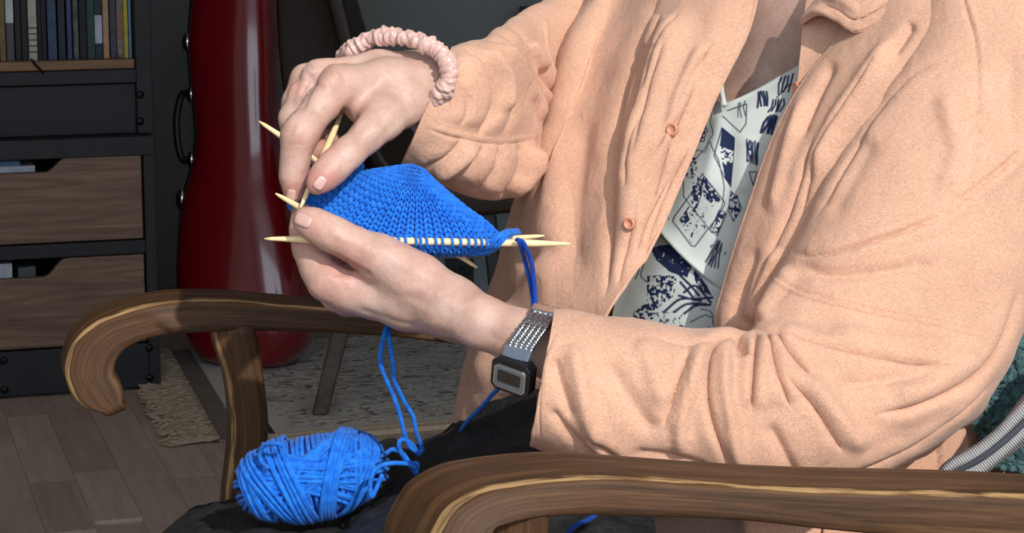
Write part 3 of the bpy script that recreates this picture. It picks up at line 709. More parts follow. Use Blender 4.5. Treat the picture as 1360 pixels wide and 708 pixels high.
npst = np.array([(640, 688, 738, 688), (640, 720, 737, 720), (645, 780, 735, 780), (640, 860, 725, 860), (630, 1000, 710, 1000), (632, 1200, 705, 1200), (636, 1420, 700, 1420)], float)
bar('front_post', down(npst, 1.035), np.array([-.01, .036, 0]), M['oak'], ac, 60, 40, 4, world=True)
# seat, rails, back legs, back frame
cA, cB = P(330, 640, fd+.02), P(690, 760, 1.05)        # near the two front posts
bdir = np.array([.90, .25, 0]); bdir /= np.linalg.norm(bdir)
def quadprism(name, pts, z0, z1, mat, parent, bev=.006):
    vs = [(p[0], p[1], z) for z in (z0, z1) for p in pts]
    o = mesh_obj(name, vs, [(3, 2, 1, 0), (4, 5, 6, 7), (0, 1, 5, 4), (1, 2, 6, 5), (2, 3, 7, 6), (3, 0, 4, 7)], mat, parent, False); recalc(o); add_bevel(o, bev, 3); return o
s0, s1 = cB[:2]+bdir[:2]*.02, cA[:2]+bdir[:2]*.02; s2, s3 = s1+bdir[:2]*.50, s0+bdir[:2]*.50
quadprism('seat', [s0, s3, s2, s1], .37, .44, M['seat'], ac, .015)
quadprism('front_rail', [s0-bdir[:2]*.02, s0, s1, s1-bdir[:2]*.02], .34, .41, M['oakdark'], ac)
for q in (s2, s3):
    b = np.array([q[0], q[1], 0]); tbar('back_leg', b+[-.01, 0, .40], b+[.06, 0, 0.0], .022, .017, M['oakdark'], ac)
    tbar('back_upright', b+[-.01, 0, .36], b+[.16, .04, .98], .022, .018, M['oakdark'], ac)
bu0, bu1 = np.array([*s2, 0]), np.array([*s3, 0])
def bq(t, z): q = bu0*(1-t)+bu1*t; return q+np.array([-.01+.17*(z-.36)/.62, .04*(z-.36)/.62, z])
pv = [bq(t, z)+np.array([o, 0, 0]) for o in (-.02, .03) for z in (.45, .98) for t in (0, 1)]
o = mesh_obj('backrest', pv, [(0, 1, 3, 2), (4, 6, 7, 5), (0, 4, 5, 1), (2, 3, 7, 6), (0, 2, 6, 4), (1, 5, 7, 3)], M['oakdark'], ac, False); recalc(o); add_bevel(o, .012, 3)

# ================================================================== PERSON (body, one mesh)
def skin_mat():
    m, nt, bs = new_mat('skin'); bs.inputs['Roughness'].default_value = .48; bs.inputs['Specular IOR Level'].default_value = .38
    bs.inputs['Subsurface Weight'].default_value = .12; bs.inputs['Subsurface Radius'].default_value = (.008, .003, .0015); bs.inputs['Subsurface Scale'].default_value = .6
    tc = N(nt, 'ShaderNodeTexCoord'); nz = N(nt, 'ShaderNodeTexNoise', Scale=55.0, Detail=5.0); lk(nt, tc.outputs['Object'], nz.inputs['Vector'])
    r = ramp(nt, nz.outputs[0], [(.3, rgb(180, 144, 128)), (.55, rgb(197, 164, 148)), (.75, rgb(205, 175, 160))])
    at = N(nt, 'ShaderNodeAttribute', attribute_name='flush')
    c = mix(nt, at.outputs['Fac'], r.outputs[0], rgb(184, 112, 102))
    vo = N(nt, 'ShaderNodeTexNoise', Scale=420.0, Detail=2.0); lk(nt, tc.outputs['Object'], vo.inputs['Vector'])
    r2 = ramp(nt, vo.outputs[0], [(.3, (.93, .91, .9, 1)), (.6, (1.0, 1.0, 1.0, 1))]); c = mix(nt, 1.0, c, r2.outputs[0], 'MULTIPLY')
    lk(nt, c, bs.inputs['Base Color'])
    w = N(nt, 'ShaderNodeTexVoronoi', Scale=700.0); lk(nt, tc.outputs['Object'], w.inputs['Vector']); bump(nt, bs, w.outputs[0], .0003, .35)
    return m
M['skin'] = skin_mat(); M['nail'] = plain('fingernail', rgb(204, 164, 152), .22, var=.05, scale=90, coat=.4)
def S(*pts, flat=None):
    return [(P(x, y, d), r*d/F)+((flat,) if flat is not None else ()) for x, y, d, r in pts]
bodyV, bodyF, bodyFl = [], [], []; off = [0]
def add_body(v, f, fl):
    bodyV.append(v); bodyF.append(f+off[0]); bodyFl.append(fl); off[0] += len(v)
def flush_of(v, spots):
    px, py, d = to_px(v); fl = np.zeros(len(v))
    for x, y, r, a in spots: fl = np.maximum(fl, a*np.exp(-((px-x)**2+(py-y)**2)/r**2))
    return fl

# --- near hand: thumb on top, fingers curled up behind the work
hl = 1.285
LH = [
 (0, .007, S((860, 505, 1.245, 48), (760, 478, 1.240, 41), (690, 448, 1.243, 35), (640, 428, 1.250, 33), (595, 408, 1.260, 38))),
 (0, .008, S((690, 450, 1.262, 32), (620, 420, 1.275, 34), (560, 398, 1.285, 38))),
 (0, .008, S((600, 402, 1.262, 34), (552, 374, 1.266, 36), (505, 344, 1.267, 29))),       # ball of the thumb
 (0, .008, S((600, 412, 1.268, 35), (540, 400, 1.276, 35), (478, 386, 1.280, 29))),       # second metacarpal
 (0, .008, S((600, 412, 1.285, 34), (540, 402, 1.296, 34), (492, 392, 1.300, 27))),
 (0, .008, S((600, 412, 1.300, 33), (550, 402, 1.314, 33), (505, 395, 1.318, 26))),
 (0, .008, S((600, 410, 1.310, 30), (560, 402, 1.328, 30), (520, 395, 1.334, 24))),
 (1, .005, S((522, 352, 1.267, 29), (500, 341, 1.264, 26.5), (472, 326, 1.262, 23), (446, 313, 1.261, 22.5), (426, 303, 1.262, 21), (412, 296, 1.263, 18.5), (405, 293, 1.2635, 16))),   # thumb
 (2, .005, S((490, 386, 1.280, 29), (458, 383, 1.278, 26), (434, 373, 1.277, 25), (422, 354, 1.281, 23), (411, 330, 1.286, 21), (405, 306, 1.292, 19), (402, 286, 1.298, 16))),  # index
 (3, .005, S((492, 394, 1.300, 27), (450, 390, 1.298, 23), (428, 370, 1.300, 21), (416, 335, 1.305, 19), (412, 305, 1.310, 16))),
 (4, .005, S((505, 398, 1.318, 26), (462, 396, 1.318, 22), (440, 370, 1.32, 20), (428, 340, 1.322, 18), (424, 315, 1.325, 15))),
 (5, .005, S((520, 398, 1.334, 24), (485, 396, 1.336, 19), (465, 376, 1.338, 17), (455, 350, 1.338, 14))),
]
v, f = sdf_mesh(LH, .00155, fuse=.007); v = relax(v, f, 2, .4)
n = vert_normals(v, f); px, py, d = to_px(v); fc = ((np.array([0, 0, CAMZ])-v)*n).sum(1) > 0
lf = [('v', [(496, 368), (474, 358), (456, 348), (440, 340)], 4, 1.8), ('v', [(468, 364), (455, 362), (438, 366)], 3.5, 1.1), ('r', [(470, 372), (450, 374), (435, 362)], 7, .8), ('v', [(430, 352), (424, 346), (418, 340)], 3, .6),
      ('v', [(448, 303), (443, 312), (436, 323)], 2.0, .6), ('v', [(454, 306), (449, 315), (441, 326)], 2.0, .55), ('v', [(442, 301), (437, 309), (431, 319)], 1.8, .4), ('v', [(459, 309), (455, 317)], 1.8, .4), ('r', [(452, 300), (444, 316)], 9, .5),
      ('r', [(520, 395), (560, 385), (610, 410), (650, 440)], 7, .6), ('v', [(505, 400), (540, 392), (580, 412)], 6, .5), ('r', [(500, 330), (540, 352), (600, 385), (660, 425)], 8, .7), ('v', [(470, 408), (510, 422), (560, 436)], 4, .7), ('v', [(640, 440), (700, 470)], 6, .5), ('r', [(480, 330), (500, 334)], 10, .8)]
h = folds_h(px, py, lf)*fc; h += .00022*fbm(v*160, 3, 3)
v = v+n*h[:, None]
add_body(v, f, flush_of(v, [(455, 352, 34, .55), (412, 300, 30, .35), (430, 390, 25, .3), (560, 345, 40, .2), (640, 440, 40, .12), (405, 330, 20, .35)]))
lh_bvh = BVHTree.FromPolygons(v.tolist(), f.tolist())

# --- far hand: back of the hand up, index and thumb pinching the needle
RH = [
 (0, .008, S((700, 140, 1.48, 34), (655, 130, 1.425, 36), (600, 110, 1.375, 37), (560, 108, 1.352, 37))),
 (0, .008, S((600, 120, 1.365, 29), (560, 124, 1.338, 30), (520, 128, 1.322, 30))),
 (0, .007, S((575, 114, 1.352, 35), (515, 110, 1.328, 31), (450, 112, 1.305, 24))),        # index metacarpal
 (0, .007, S((572, 102, 1.362, 34), (505, 97, 1.345, 28), (424, 101, 1.325, 20))),        # middle
 (0, .007, S((568, 98, 1.378, 32), (495, 94, 1.365, 25), (406, 105, 1.345, 18.5))),
 (0, .007, S((560, 98, 1.392, 30), (500, 99, 1.382, 23), (402, 120, 1.366, 18))),
 (0, .009, S((572, 124, 1.340, 29), (535, 138, 1.320, 27), (505, 163, 1.302, 24))),        # thumb base
 (0, .008, S((505, 148, 1.306, 20), (482, 148, 1.312, 15), (466, 130, 1.314, 20))),       # web
 (1, .005, S((512, 158, 1.302, 25), (488, 180, 1.290, 21.5), (462, 204, 1.282, 20.5), (444, 221, 1.278, 20.5), (430, 235, 1.275, 18), (421, 245, 1.2735, 14.5))),   # thumb
 (2, .005, S((452, 112, 1.306, 25), (428, 138, 1.296, 22.5), (402, 172, 1.287, 22.5), (396, 184, 1.286, 22), (392, 212, 1.288, 18), (390, 234, 1.290, 17.5), (390, 256, 1.292, 14))),   # index
 (3, .005, S((424, 102, 1.325, 20), (402, 128, 1.320, 18.5), (390, 158, 1.322, 18.5), (402, 186, 1.322, 17.5), (422, 202, 1.318, 16), (436, 207, 1.314, 14))),
 (4, .005, S((406, 106, 1.345, 18.5), (393, 135, 1.345, 17), (390, 165, 1.345, 17), (412, 186, 1.338, 16), (438, 184, 1.332, 14))),
 (5, .005, S((402, 120, 1.366, 17), (393, 150, 1.368, 15), (405, 175, 1.364, 14), (430, 170, 1.356, 12))),
]
v, f = sdf_mesh(RH, .00155, fuse=.006); v = relax(v, f, 2, .4)
n = vert_normals(v, f); px, py, d = to_px(v); fc = ((np.array([0, 0, CAMZ])-v)*n).sum(1) > 0
rf = [('r', [(452, 98), (438, 106), (428, 118)], 11, 2.6), ('r', [(424, 92), (412, 100)], 8, 1.6), ('r', [(404, 178), (390, 172)], 12, 1.0), ('v', [(428, 90), (415, 110), (398, 150)], 5, 1.5), ('r', [(455, 100), (500, 92), (545, 95)], 8, .7), ('v', [(440, 84), (480, 80), (530, 82)], 7, .7),
      ('r', [(412, 86), (450, 78), (510, 72)], 7, .7), ('r', [(412, 92), (404, 108)], 8, 1.0), ('v', [(400, 95), (392, 120), (388, 150)], 4, .9), ('v', [(452, 145), (462, 152), (466, 170)], 4, .9), ('v', [(476, 150), (466, 168), (455, 182)], 3, .5), ('r', [(485, 150), (470, 172)], 4, .5),
      ('v', [(455, 205), (462, 214), (470, 218)], 2.5, .45), ('v', [(448, 212), (455, 220), (462, 226)], 2.2, .4), ('v', [(545, 140), (520, 170), (495, 200)], 7, .8), ('v', [(376, 190), (395, 192), (414, 188)], 2.2, .4), ('v', [(376, 234), (392, 237), (408, 234)], 2.0, .35), ('v', [(376, 230), (392, 232), (408, 229)], 2.0, .3), ('v', [(560, 70), (575, 100), (580, 130)], 4, .5)]
h = folds_h(px, py, rf)*fc; h += .00022*fbm(v*160, 3, 5)
v = v+n*h[:, None]
add_body(v, f, flush_of(v, [(425, 240, 26, .75), (392, 255, 24, .5), (398, 185, 26, .3), (440, 100, 26, .25), (460, 150, 22, .4), (392, 115, 18, .35), (430, 195, 26, .5)]))
rh_bvh = BVHTree.FromPolygons(v.tolist(), f.tolist())

# --- trunk, neck, head, upper arms and legs (mostly inside the clothes)
TR = [
 (0, .04, S((1075, 90, 1.475, 150), (1060, 300, 1.485, 175), (1040, 520, 1.50, 190), (1020, 680, 1.50, 200))),
 (0, .04, S((1215, 20, 1.36, 80), (1090, 0, 1.45, 95), (930, -30, 1.57, 80))),
 (0, .03, S((1085, 30, 1.455, 90), (1088, -60, 1.45, 78), (1080, -190, 1.43, 82))),
 (0, .03, S((1060, -300, 1.43, 135), (1090, -370, 1.45, 150))), (0, .03, S((1010, -250, 1.42, 80), (1000, -220, 1.42, 70))), (0, .012, S((955, -290, 1.41, 18), (938, -265, 1.405, 20))),
 (0, .03, S((1235, 40, 1.34, 85), (1255, 300, 1.30, 75), (1245, 500, 1.28, 62))), (0, .03, S((1245, 500, 1.28, 62), (1000, 530, 1.25, 52), (860, 505, 1.25, 48))),
 (0, .03, S((930, -20, 1.60, 70), (800, 40, 1.58, 45), (710, 130, 1.50, 34))),
 (0, .04, S((1000, 760, 1.46, 130), (700, 860, 1.42, 105), (420, 960, 1.40, 85))), (0, .04, S((1000, 760, 1.60, 130), (700, 830, 1.62, 105), (420, 900, 1.64, 85))),
 (0, .03, S((420, 960, 1.40, 85), (430, 1250, 1.40, 75), (420, 1600, 1.40, 60))), (0, .03, S((420, 900, 1.64, 85), (430, 1150, 1.62, 75), (420, 1330, 1.62, 55))),
]
v, f = sdf_mesh(TR, .0085, fuse=.03); v = relax(v, f, 3, .5)
add_body(v, f, np.zeros(len(v)))
person = mesh_obj('person', np.concatenate(bodyV), np.concatenate(bodyF), M['skin'])
col_attr(person, 'flush', np.concatenate(bodyFl))
tag(person, 'seated person in a peach linen jacket knitting with blue yarn', 'person')
# fingernails, laid on the fingertips
def nail(bvh, cx, cy, ang, a, b, dome=.6):
    """ellipse-ish plate: a half-length px along ang, b half-width px"""
    nu_, nv_ = 13, 13; vs = []; ca, sa = math.cos(ang), math.sin(ang); c0 = Vector((0, 0, CAMZ))
    for j in range(nv_):
        for i in range(nu_):
            u, w = i/(nu_-1)*2-1, j/(nv_-1)*2-1
            k = 4.0; r = (abs(u)**k+abs(w)**k)**(1/k); m = max(abs(u), abs(w)); sc = m/r if r > 0 else 0
            x = cx+a*u*sc*ca-b*w*sc*sa; y = cy+a*u*sc*sa+b*w*sc*ca
            hit = bvh.ray_cast(c0, (PV(x, y, 1)-c0).normalized())
            q = (hit[0]+hit[1]*(.0001 if m > .93 else .0008)) if hit[0] is not None else None
            vs.append(q)
    ok = [q for q in vs if q is not None]; vs = [q if q is not None else ok[0] for q in vs]
    V = np.array([tuple(q) for q in vs]); V = relax(V, grid_faces(nu_, nv_), 2, .4)
    o = mesh_obj('fingernail', V, grid_faces(nu_, nv_), M['nail'], person); m = o.modifiers.new('t', 'SOLIDIFY'); m.thickness = .0006; m.offset = 0
nail(lh_bvh, 403, 292.5, math.radians(24), 12, 8.5)
nail(rh_bvh, 425, 243, math.radians(125), 9.5, 7)
nail(rh_bvh, 387, 259, math.radians(100), 8, 6)

# hair
M['hair'] = plain('brown hair', rgb(70, 48, 34), .5, var=.3, scale=60, bmp=.003, bscale=120)
hv, hf = sdf_mesh([(0, .03, S((1075, -340, 1.44, 152), (1130, -330, 1.47, 150))), (0, .03, S((1150, -330, 1.47, 120), (1165, -200, 1.48, 100)))], .008); hv = relax(hv, hf, 2)
mesh_obj('hair', hv, hf, M['hair'], person)

# ================================================================== CLOTHES
M['linen'] = linen_mat('peach linen', rgb(204, 160, 134))
# --- camisole with navy doodle print
def print_mat():
    m, nt, bs = new_mat('printed cotton'); bs.inputs['Roughness'].default_value = .8; bs.inputs['Specular IOR Level'].default_value = .2
    at = N(nt, 'ShaderNodeAttribute', attribute_name='ink'); tc = N(nt, 'ShaderNodeTexCoord'); nz = N(nt, 'ShaderNodeTexNoise', Scale=30.0); lk(nt, tc.outputs['Object'], nz.inputs['Vector'])
    w = ramp(nt, nz.outputs[0], [(.3, rgb(178, 184, 178)), (.7, rgb(192, 196, 190))])
    lk(nt, mix(nt, at.outputs['Fac'], w.outputs[0], rgb(26, 36, 66)), bs.inputs['Base Color'])
    n2 = N(nt, 'ShaderNodeTexNoise', Scale=1500.0); lk(nt, tc.outputs['Object'], n2.inputs['Vector']); bump(nt, bs, n2.outputs[0], .0003, .4)
    return m
M['print'] = print_mat()
cam_rows = [[(940, 40, 1.405), (990, 60, 1.40), (1040, 40, 1.375), (1100, 20, 1.36)],
            [(915, 150, 1.40), (962, 143, 1.376), (1040, 102, 1.362), (1110, 78, 1.345)],
            [(875, 240, 1.405), (930, 235, 1.366), (1010, 215, 1.352), (1100, 200, 1.35)],
            [(840, 330, 1.41), (900, 325, 1.376), (975, 310, 1.358), (1080, 300, 1.36)],
            [(815, 415, 1.41), (870, 415, 1.378), (950, 410, 1.362), (1060, 400, 1.37)],
            [(800, 520, 1.40), (860, 520, 1.37), (940, 520, 1.36), (1040, 520, 1.37)]]
cam_rows[0] = [(930, 105, 1.402), (964, 137, 1.382), (1046, 96, 1.366), (1105, 62, 1.345)]
cam_rows = cam_rows[:1]+[[(915, 160, 1.402), (957, 168, 1.374), (1034, 132, 1.358), (1105, 100, 1.345)]]+cam_rows[2:]
hem = [(905, 190), (888, 230), (879, 280), (882, 305), (896, 325), (925, 355), (962, 386)]
cfolds = [('R', hem[::-1], 4, 4.5), ('v', [(x-3, y+3) for x, y in hem], 3, 2), ('r', [(960, 145), (950, 200), (935, 260)], 10, 2), ('v', [(975, 170), (968, 240), (950, 320)], 9, 1.5), ('r', [(1000, 180), (985, 260)], 12, 1.5), ('r', [(965, 140), (1005, 122), (1045, 100)], 2.5, .8)]
camis, px, py, cv = patch('camisole', cam_rows, 250, 330, M['print'], person, cfolds, (.8, 25), .0012, seed=11)
ink = np.zeros(px.shape)
def dist_poly(pts):
    best = np.full(px.shape, 1e9)
    for a, b in zip(pts[:-1], pts[1:]):
        a, b = np.array(a, float), np.array(b, float); ab = b-a; t = np.clip(((px-a[0])*ab[0]+(py-a[1])*ab[1])/(ab@ab+1e-9), 0, 1)
        best = np.minimum(best, np.hypot(px-a[0]-t*ab[0], py-a[1]-t*ab[1]))
    return best
def stroke(pts, w=.8, a=1.0):
    global ink; ink = np.maximum(ink, a*np.clip(w+.6-dist_poly(pts), 0, 1))
def inside(pts):
    r = np.zeros(px.shape, bool); pts = list(pts); j = len(pts)-1
    for i in range(len(pts)):
        (xi, yi), (xj, yj) = pts[i], pts[j]; c = ((yi > py) != (yj > py)) & (px < (xj-xi)*(py-yi)/(yj-yi+1e-9)+xi); r ^= c; j = i
    return r
spk = fbm(np.stack([px*.35, py*.35, px*0], -1), 2, 41); spk2 = fbm(np.stack([px*.11, py*.11, px*0], -1), 3, 43)
def fill(pts, thr=-9.0, a=1.0):
    global ink; ink = np.where(inside(pts) & (spk > thr), np.maximum(ink, a), ink)
def cpx(q): return [(830+x/2.283, 130+y/2.283) for x, y in q]
def closed(q): return q+q[:1]
def hatch(q, nlines, w=.9):   # quad a,b,c,d: lines from ab side to cd side
    a, b, c, d_ = [np.array(z, float) for z in cpx(q)]
    for k in range(nlines):
        t = (k+.5)/nlines; p0, p1 = a*(1-t)+b*t, d_*(1-t)+c*t; stroke([tuple(p0+rng.normal(0, 1, 2)), tuple((p0+p1)/2+rng.normal(0, 1, 2)), tuple(p1+rng.normal(0, 1.5, 2))], w)
# flower
fx, fy = cpx([(225, 95)])[0]
for k in range(26):
    a = k*2.4; r = 2.2*math.sqrt(k); x, y = fx+r*math.cos(a)*.9, fy+r*1.5*math.sin(a)
    stroke(closed([(x+3*math.cos(t), y+3*math.sin(t)) for t in np.linspace(0, 5.5, 6)]), .7)
fill([(fx+8*math.cos(t), fy+12*math.sin(t)) for t in np.linspace(0, 6.28, 12)], .0)
stroke([(fx+(19+2.5*math.sin(7*t))*math.cos(t), fy+(31+3*math.sin(7*t))*math.sin(t)) for t in np.linspace(0, 6.28, 60)], .6)
fill(cpx([(298, 95), (332, 120), (330, 160), (290, 150)])); fill(cpx([(290, 150), (330, 160), (328, 200), (296, 205)]), .15); fill(cpx([(296, 205), (328, 195), (322, 270), (302, 245)]))
stroke(closed(cpx([(298, 95), (332, 120), (322, 270), (302, 245), (275, 180)])), .6)
stroke(closed(cpx([(240, 232), (303, 320), (290, 345), (215, 452), (205, 450), (150, 375), (155, 360)])), .7)
stroke(closed(cpx([(180, 225), (262, 135), (285, 190), (300, 270), (295, 320), (265, 410), (180, 300)])), .6)
fill(cpx([(208, 250), (250, 240), (290, 310), (265, 330), (235, 290), (215, 350), (180, 390), (168, 370), (200, 320)]), -.25); fill(cpx([(190, 190), (215, 180), (230, 250), (185, 240)]), .25)
fill(cpx([(205, 340), (250, 330), (245, 400), (205, 440), (180, 410)]), .5); fill(cpx([(285, 340), (305, 350), (280, 415), (262, 400)]), .1); stroke(closed(cpx([(285, 340), (308, 350), (280, 418), (258, 402)])), .7)
fill(cpx([(322, 285), (350, 300), (352, 340), (330, 372), (316, 340)]), .05); stroke(closed(cpx([(322, 282), (340, 300), (354, 335), (330, 374), (314, 340)])), .6)
hatch([(282, 430), (300, 445), (282, 520), (245, 500)], 6, .9); hatch([(262, 440), (312, 470), (306, 480), (255, 450)], 4, .8)
hatch([(368, 130), (412, 140), (405, 205), (372, 195)], 7, 1.0); fill(cpx([(372, 140), (388, 140), (384, 200), (374, 195)]), .1)
hatch([(430, 55), (470, 58), (452, 108), (408, 104)], 5, 1.8); hatch([(445, 10), (490, 5), (480, 40), (430, 45)], 5, 1.2)
stroke(closed(cpx([(378, 225), (400, 225), (388, 265)])), .7); hatch([(400, -10), (430, -20), (440, 20), (405, 28)], 5, 1.4); hatch([(340, 20), (365, 5), (370, 60), (335, 55)], 3, .7)
stroke(cpx([(312, 40), (370, 20), (368, 80), (350, 105), (300, 60)]), .7); stroke(cpx([(150, 250), (130, 280), (128, 330), (140, 370)]), .5); stroke(cpx([(460, 0), (500, -40), (520, -40)]), .8); hatch([(470, -60), (520, -70), (500, -20), (460, -10)], 4, 1.2)
# lower layer: dark leaves
fill(cpx([(80, 455), (130, 445), (180, 480), (200, 520), (190, 545), (140, 530), (95, 490)]), -.9)
fill(cpx([(70, 540), (160, 540), (150, 600), (100, 640), (85, 690), (10, 690), (30, 650), (70, 620)]), -.12)
fill(cpx([(205, 520), (250, 570), (265, 600), (240, 590), (215, 560)]), -.6)
for q in ([(180, 590), (215, 570), (260, 620)], [(165, 600), (205, 610), (265, 605)], [(120, 650), (170, 610), (230, 615)], [(150, 650), (190, 625), (245, 625)], [(180, 655), (215, 630), (258, 628)], [(160, 530), (200, 570), (225, 600)], [(170, 560), (195, 590), (210, 610)]): stroke(catmull(np.array(cpx(q)), 9).tolist(), 1.6)
for q in ([(40, 480), (60, 500), (50, 540), (70, 560)], [(30, 500), (45, 520), (35, 550)], [(230, 640), (262, 650), (268, 690)], [(200, 680), (240, 660), (262, 665)]): stroke(catmull(np.array(cpx(q)), 9).tolist(), .7)
low_m = np.clip((spk-.35)*3, 0, 1)*(inside(cpx([(60, 640), (180, 650), (190, 720), (-20, 720)]))); ink = np.maximum(ink, low_m)
low_m = np.clip((spk2-.35)*9, 0, 1)*inside(cpx([(20, 700), (300, 690), (280, 900), (-40, 900)])); ink = np.maximum(ink, low_m)
col_attr(camis, 'ink', ink)
tubes('strap', [catmull([P(962, 140, 1.372), P(958, 110, 1.385), P(966, 60, 1.395), P(985, 0, 1.40), P(1000, -60, 1.44)], 20)], .0018, M['print'], camis, 6)

FS[0] = 2.3
# --- jacket: far front panel hangs from the far shoulder
jacket_folds_far = [('c', [(876, -10), (846, 72), (829, 140), (821, 203), (817, 271), (812, 340), (802, 400)], 7, 4), ('r', [(915, 0), (890, 80), (862, 170), (845, 260), (838, 330)], 16, 4),
    ('c', [(900, 60), (872, 140), (855, 215)], 4, 2.2), ('c', [(925, 110), (890, 190), (865, 280)], 4, 2.0), ('r', [(935, 60), (905, 130), (880, 210)], 6, 1.6), ('c', [(945, 60), (915, 110), (896, 160)], 3.5, 1.6), ('c', [(905, 150), (880, 190), (850, 240)], 3.5, 1.8), ('c', [(920, 190), (895, 235), (872, 290), (856, 345)], 3.5, 1.6), ('c', [(868, 150), (852, 200), (842, 260)], 4, 1.8), ('c', [(850, 280), (835, 330), (822, 380)], 4, 1.6), ('c', [(910, 20), (885, 75), (868, 130)], 4, 1.8), ('c', [(885, 290), (862, 330), (845, 375)], 3.5, 1.2), ('c', [(880, 20), (870, 70)], 4, 2), ('c', [(890, 235), (862, 290), (845, 340)], 3.5, 1.5),
    ('r', [(800, 0), (770, 100), (752, 200), (740, 330), (720, 430)], 28, 5), ('v', [(760, 330), (700, 360), (670, 420)], 14, 2), ('v', [(790, 160), (772, 260), (765, 370)], 10, 1.5),
    ('r', [(700, 330), (690, 380), (660, 440), (630, 520)], 14, 2.5), ('v', [(690, 380), (665, 400), (640, 440)], 8, 1.5)]
jac, px, py, jv = patch('jacket', [
    [(790, -80, 1.58), (810, -70, 1.50), (850, -60, 1.48), (900, -50, 1.43), (960, -45, 1.40), (1012, -40, 1.388)],
    [(757, 40, 1.56), (772, 40, 1.475), (810, 40, 1.465), (870, 38, 1.41), (940, 35, 1.375), (994, 40, 1.373)],
    [(722, 140, 1.55), (738, 140, 1.46), (780, 140, 1.445), (830, 140, 1.40), (890, 140, 1.366), (950, 130, 1.366)],
    [(690, 240, 1.54), (704, 240, 1.45), (745, 245, 1.43), (795, 245, 1.39), (850, 240, 1.36), (907, 235, 1.358)],
    [(668, 330, 1.58), (680, 335, 1.48), (720, 338, 1.42), (765, 338, 1.385), (815, 336, 1.355), (866, 328, 1.348)],
    [(635, 430, 1.55), (648, 430, 1.46), (690, 430, 1.40), (735, 430, 1.37), (775, 428, 1.35), (806, 420, 1.336)],
    [(600, 560, 1.52), (612, 545, 1.44), (655, 520, 1.39), (705, 510, 1.365), (750, 505, 1.355), (790, 500, 1.35)],
    [(590, 640, 1.50), (612, 605, 1.46), (660, 590, 1.44), (710, 580, 1.43), (755, 575, 1.42), (800, 570, 1.42)]], 210, 330, M['linen'], person, jacket_folds_far, (1.6, 26), seed=21)
tubes('stitched_edge', [jv[20:300:4, -1]], .0012, M['linen'], jac, 6)

# --- near front panel, with the fold towards the armhole
nf = [('c', [(1175, 72), (1130, 139), (1092, 202), (1062, 300)], 6, 2.4), ('r', [(1190, 50), (1150, 110), (1110, 170), (1080, 240)], 10, 3), ('v', [(1215, 30), (1185, 75)], 7, 2),
      ('v', [(1110, 80), (1085, 130), (1062, 190)], 7, 1.8), ('r', [(1075, 120), (1050, 200), (1025, 290)], 9, 2), ('c', [(1085, 180), (1060, 260), (1030, 330), (1000, 400)], 5, 2.2), ('r', [(1040, 330), (1010, 390), (995, 430)], 10, 2.5), ('v', [(1010, 330), (985, 390), (975, 430)], 7, 1.6)]
npn, px, py, nv2 = patch('front_panel', [
    [(1125, -60, 1.345), (1140, -60, 1.338), (1180, -70, 1.325), (1240, -70, 1.31), (1330, -60, 1.30), (1420, -60, 1.30)],
    [(1118, 38, 1.330), (1130, 36, 1.322), (1160, 26, 1.308), (1215, 14, 1.29), (1300, 10, 1.28), (1420, 10, 1.29)],
    [(1066, 112, 1.328), (1080, 108, 1.318), (1122, 110, 1.300), (1190, 115, 1.278), (1290, 115, 1.27), (1420, 110, 1.28)],
    [(1022, 200, 1.325), (1036, 200, 1.315), (1080, 208, 1.295), (1140, 220, 1.275), (1220, 225, 1.27), (1320, 225, 1.28)],
    [(988, 300, 1.322), (1000, 300, 1.312), (1036, 310, 1.294), (1090, 325, 1.280), (1160, 330, 1.28), (1260, 330, 1.30)],
    [(962, 385, 1.322), (973, 385, 1.312), (1005, 395, 1.298), (1050, 400, 1.29), (1120, 405, 1.295), (1200, 405, 1.31)],
    [(952, 440, 1.322), (962, 440, 1.312), (990, 450, 1.302), (1030, 460, 1.30), (1100, 470, 1.305), (1180, 480, 1.32)],
    [(960, 560, 1.318), (968, 560, 1.310), (990, 560, 1.306), (1030, 570, 1.306), (1100, 580, 1.315), (1180, 590, 1.33)],
    [(992, 740, 1.31), (998, 740, 1.30), (1015, 740, 1.30), (1050, 740, 1.305), (1120, 740, 1.315), (1180, 740, 1.33)]], 210, 330, M['linen'], jac, nf, (1.0, 26), seed=23)
tubes('stitched_edge', [nv2[30:250:4, 0]], .0012, M['linen'], npn, 6)
# facing of the near front, folded back at the neck
patch('facing', [[(1072, -10, 1.358), (1095, -10, 1.350), (1135, 0, 1.336)], [(1066, 40, 1.352), (1090, 42, 1.345), (1122, 44, 1.333)], [(1062, 80, 1.345), (1078, 82, 1.34), (1098, 84, 1.332)], [(1059, 112, 1.338), (1064, 118, 1.335), (1070, 124, 1.330)], [(1048, 140, 1.334), (1050, 146, 1.332), (1054, 150, 1.330)]], 40, 60, M['linen'], jac, [], (.5, 40), seed=24)
# collar: stand and turned-down leaf
patch('collar', [[(1105, -70, 1.37), (1120, -60, 1.352), (1160, -60, 1.33), (1230, -70, 1.32), (1300, -80, 1.32)],
                 [(1082, 0, 1.356), (1096, 2, 1.338), (1130, -5, 1.318), (1180, -25, 1.308), (1250, -60, 1.312)],
                 [(1066, 26, 1.350), (1086, 14, 1.328), (1112, 22, 1.318), (1143, 34, 1.308), (1200, 2, 1.30)],
                 [(1065, 34, 1.350), (1088, 19, 1.329), (1113, 27, 1.319), (1145, 38, 1.310), (1203, 5, 1.303)]], 90, 60, M['linen'], jac, [('v', [(1092, 6), (1115, 15), (1140, 26), (1195, -5)], 2.2, .7), ('r', [(1096, -6), (1125, 6), (1142, 14)], 5, .8)], (.5, 60), thick=.003, seed=25)
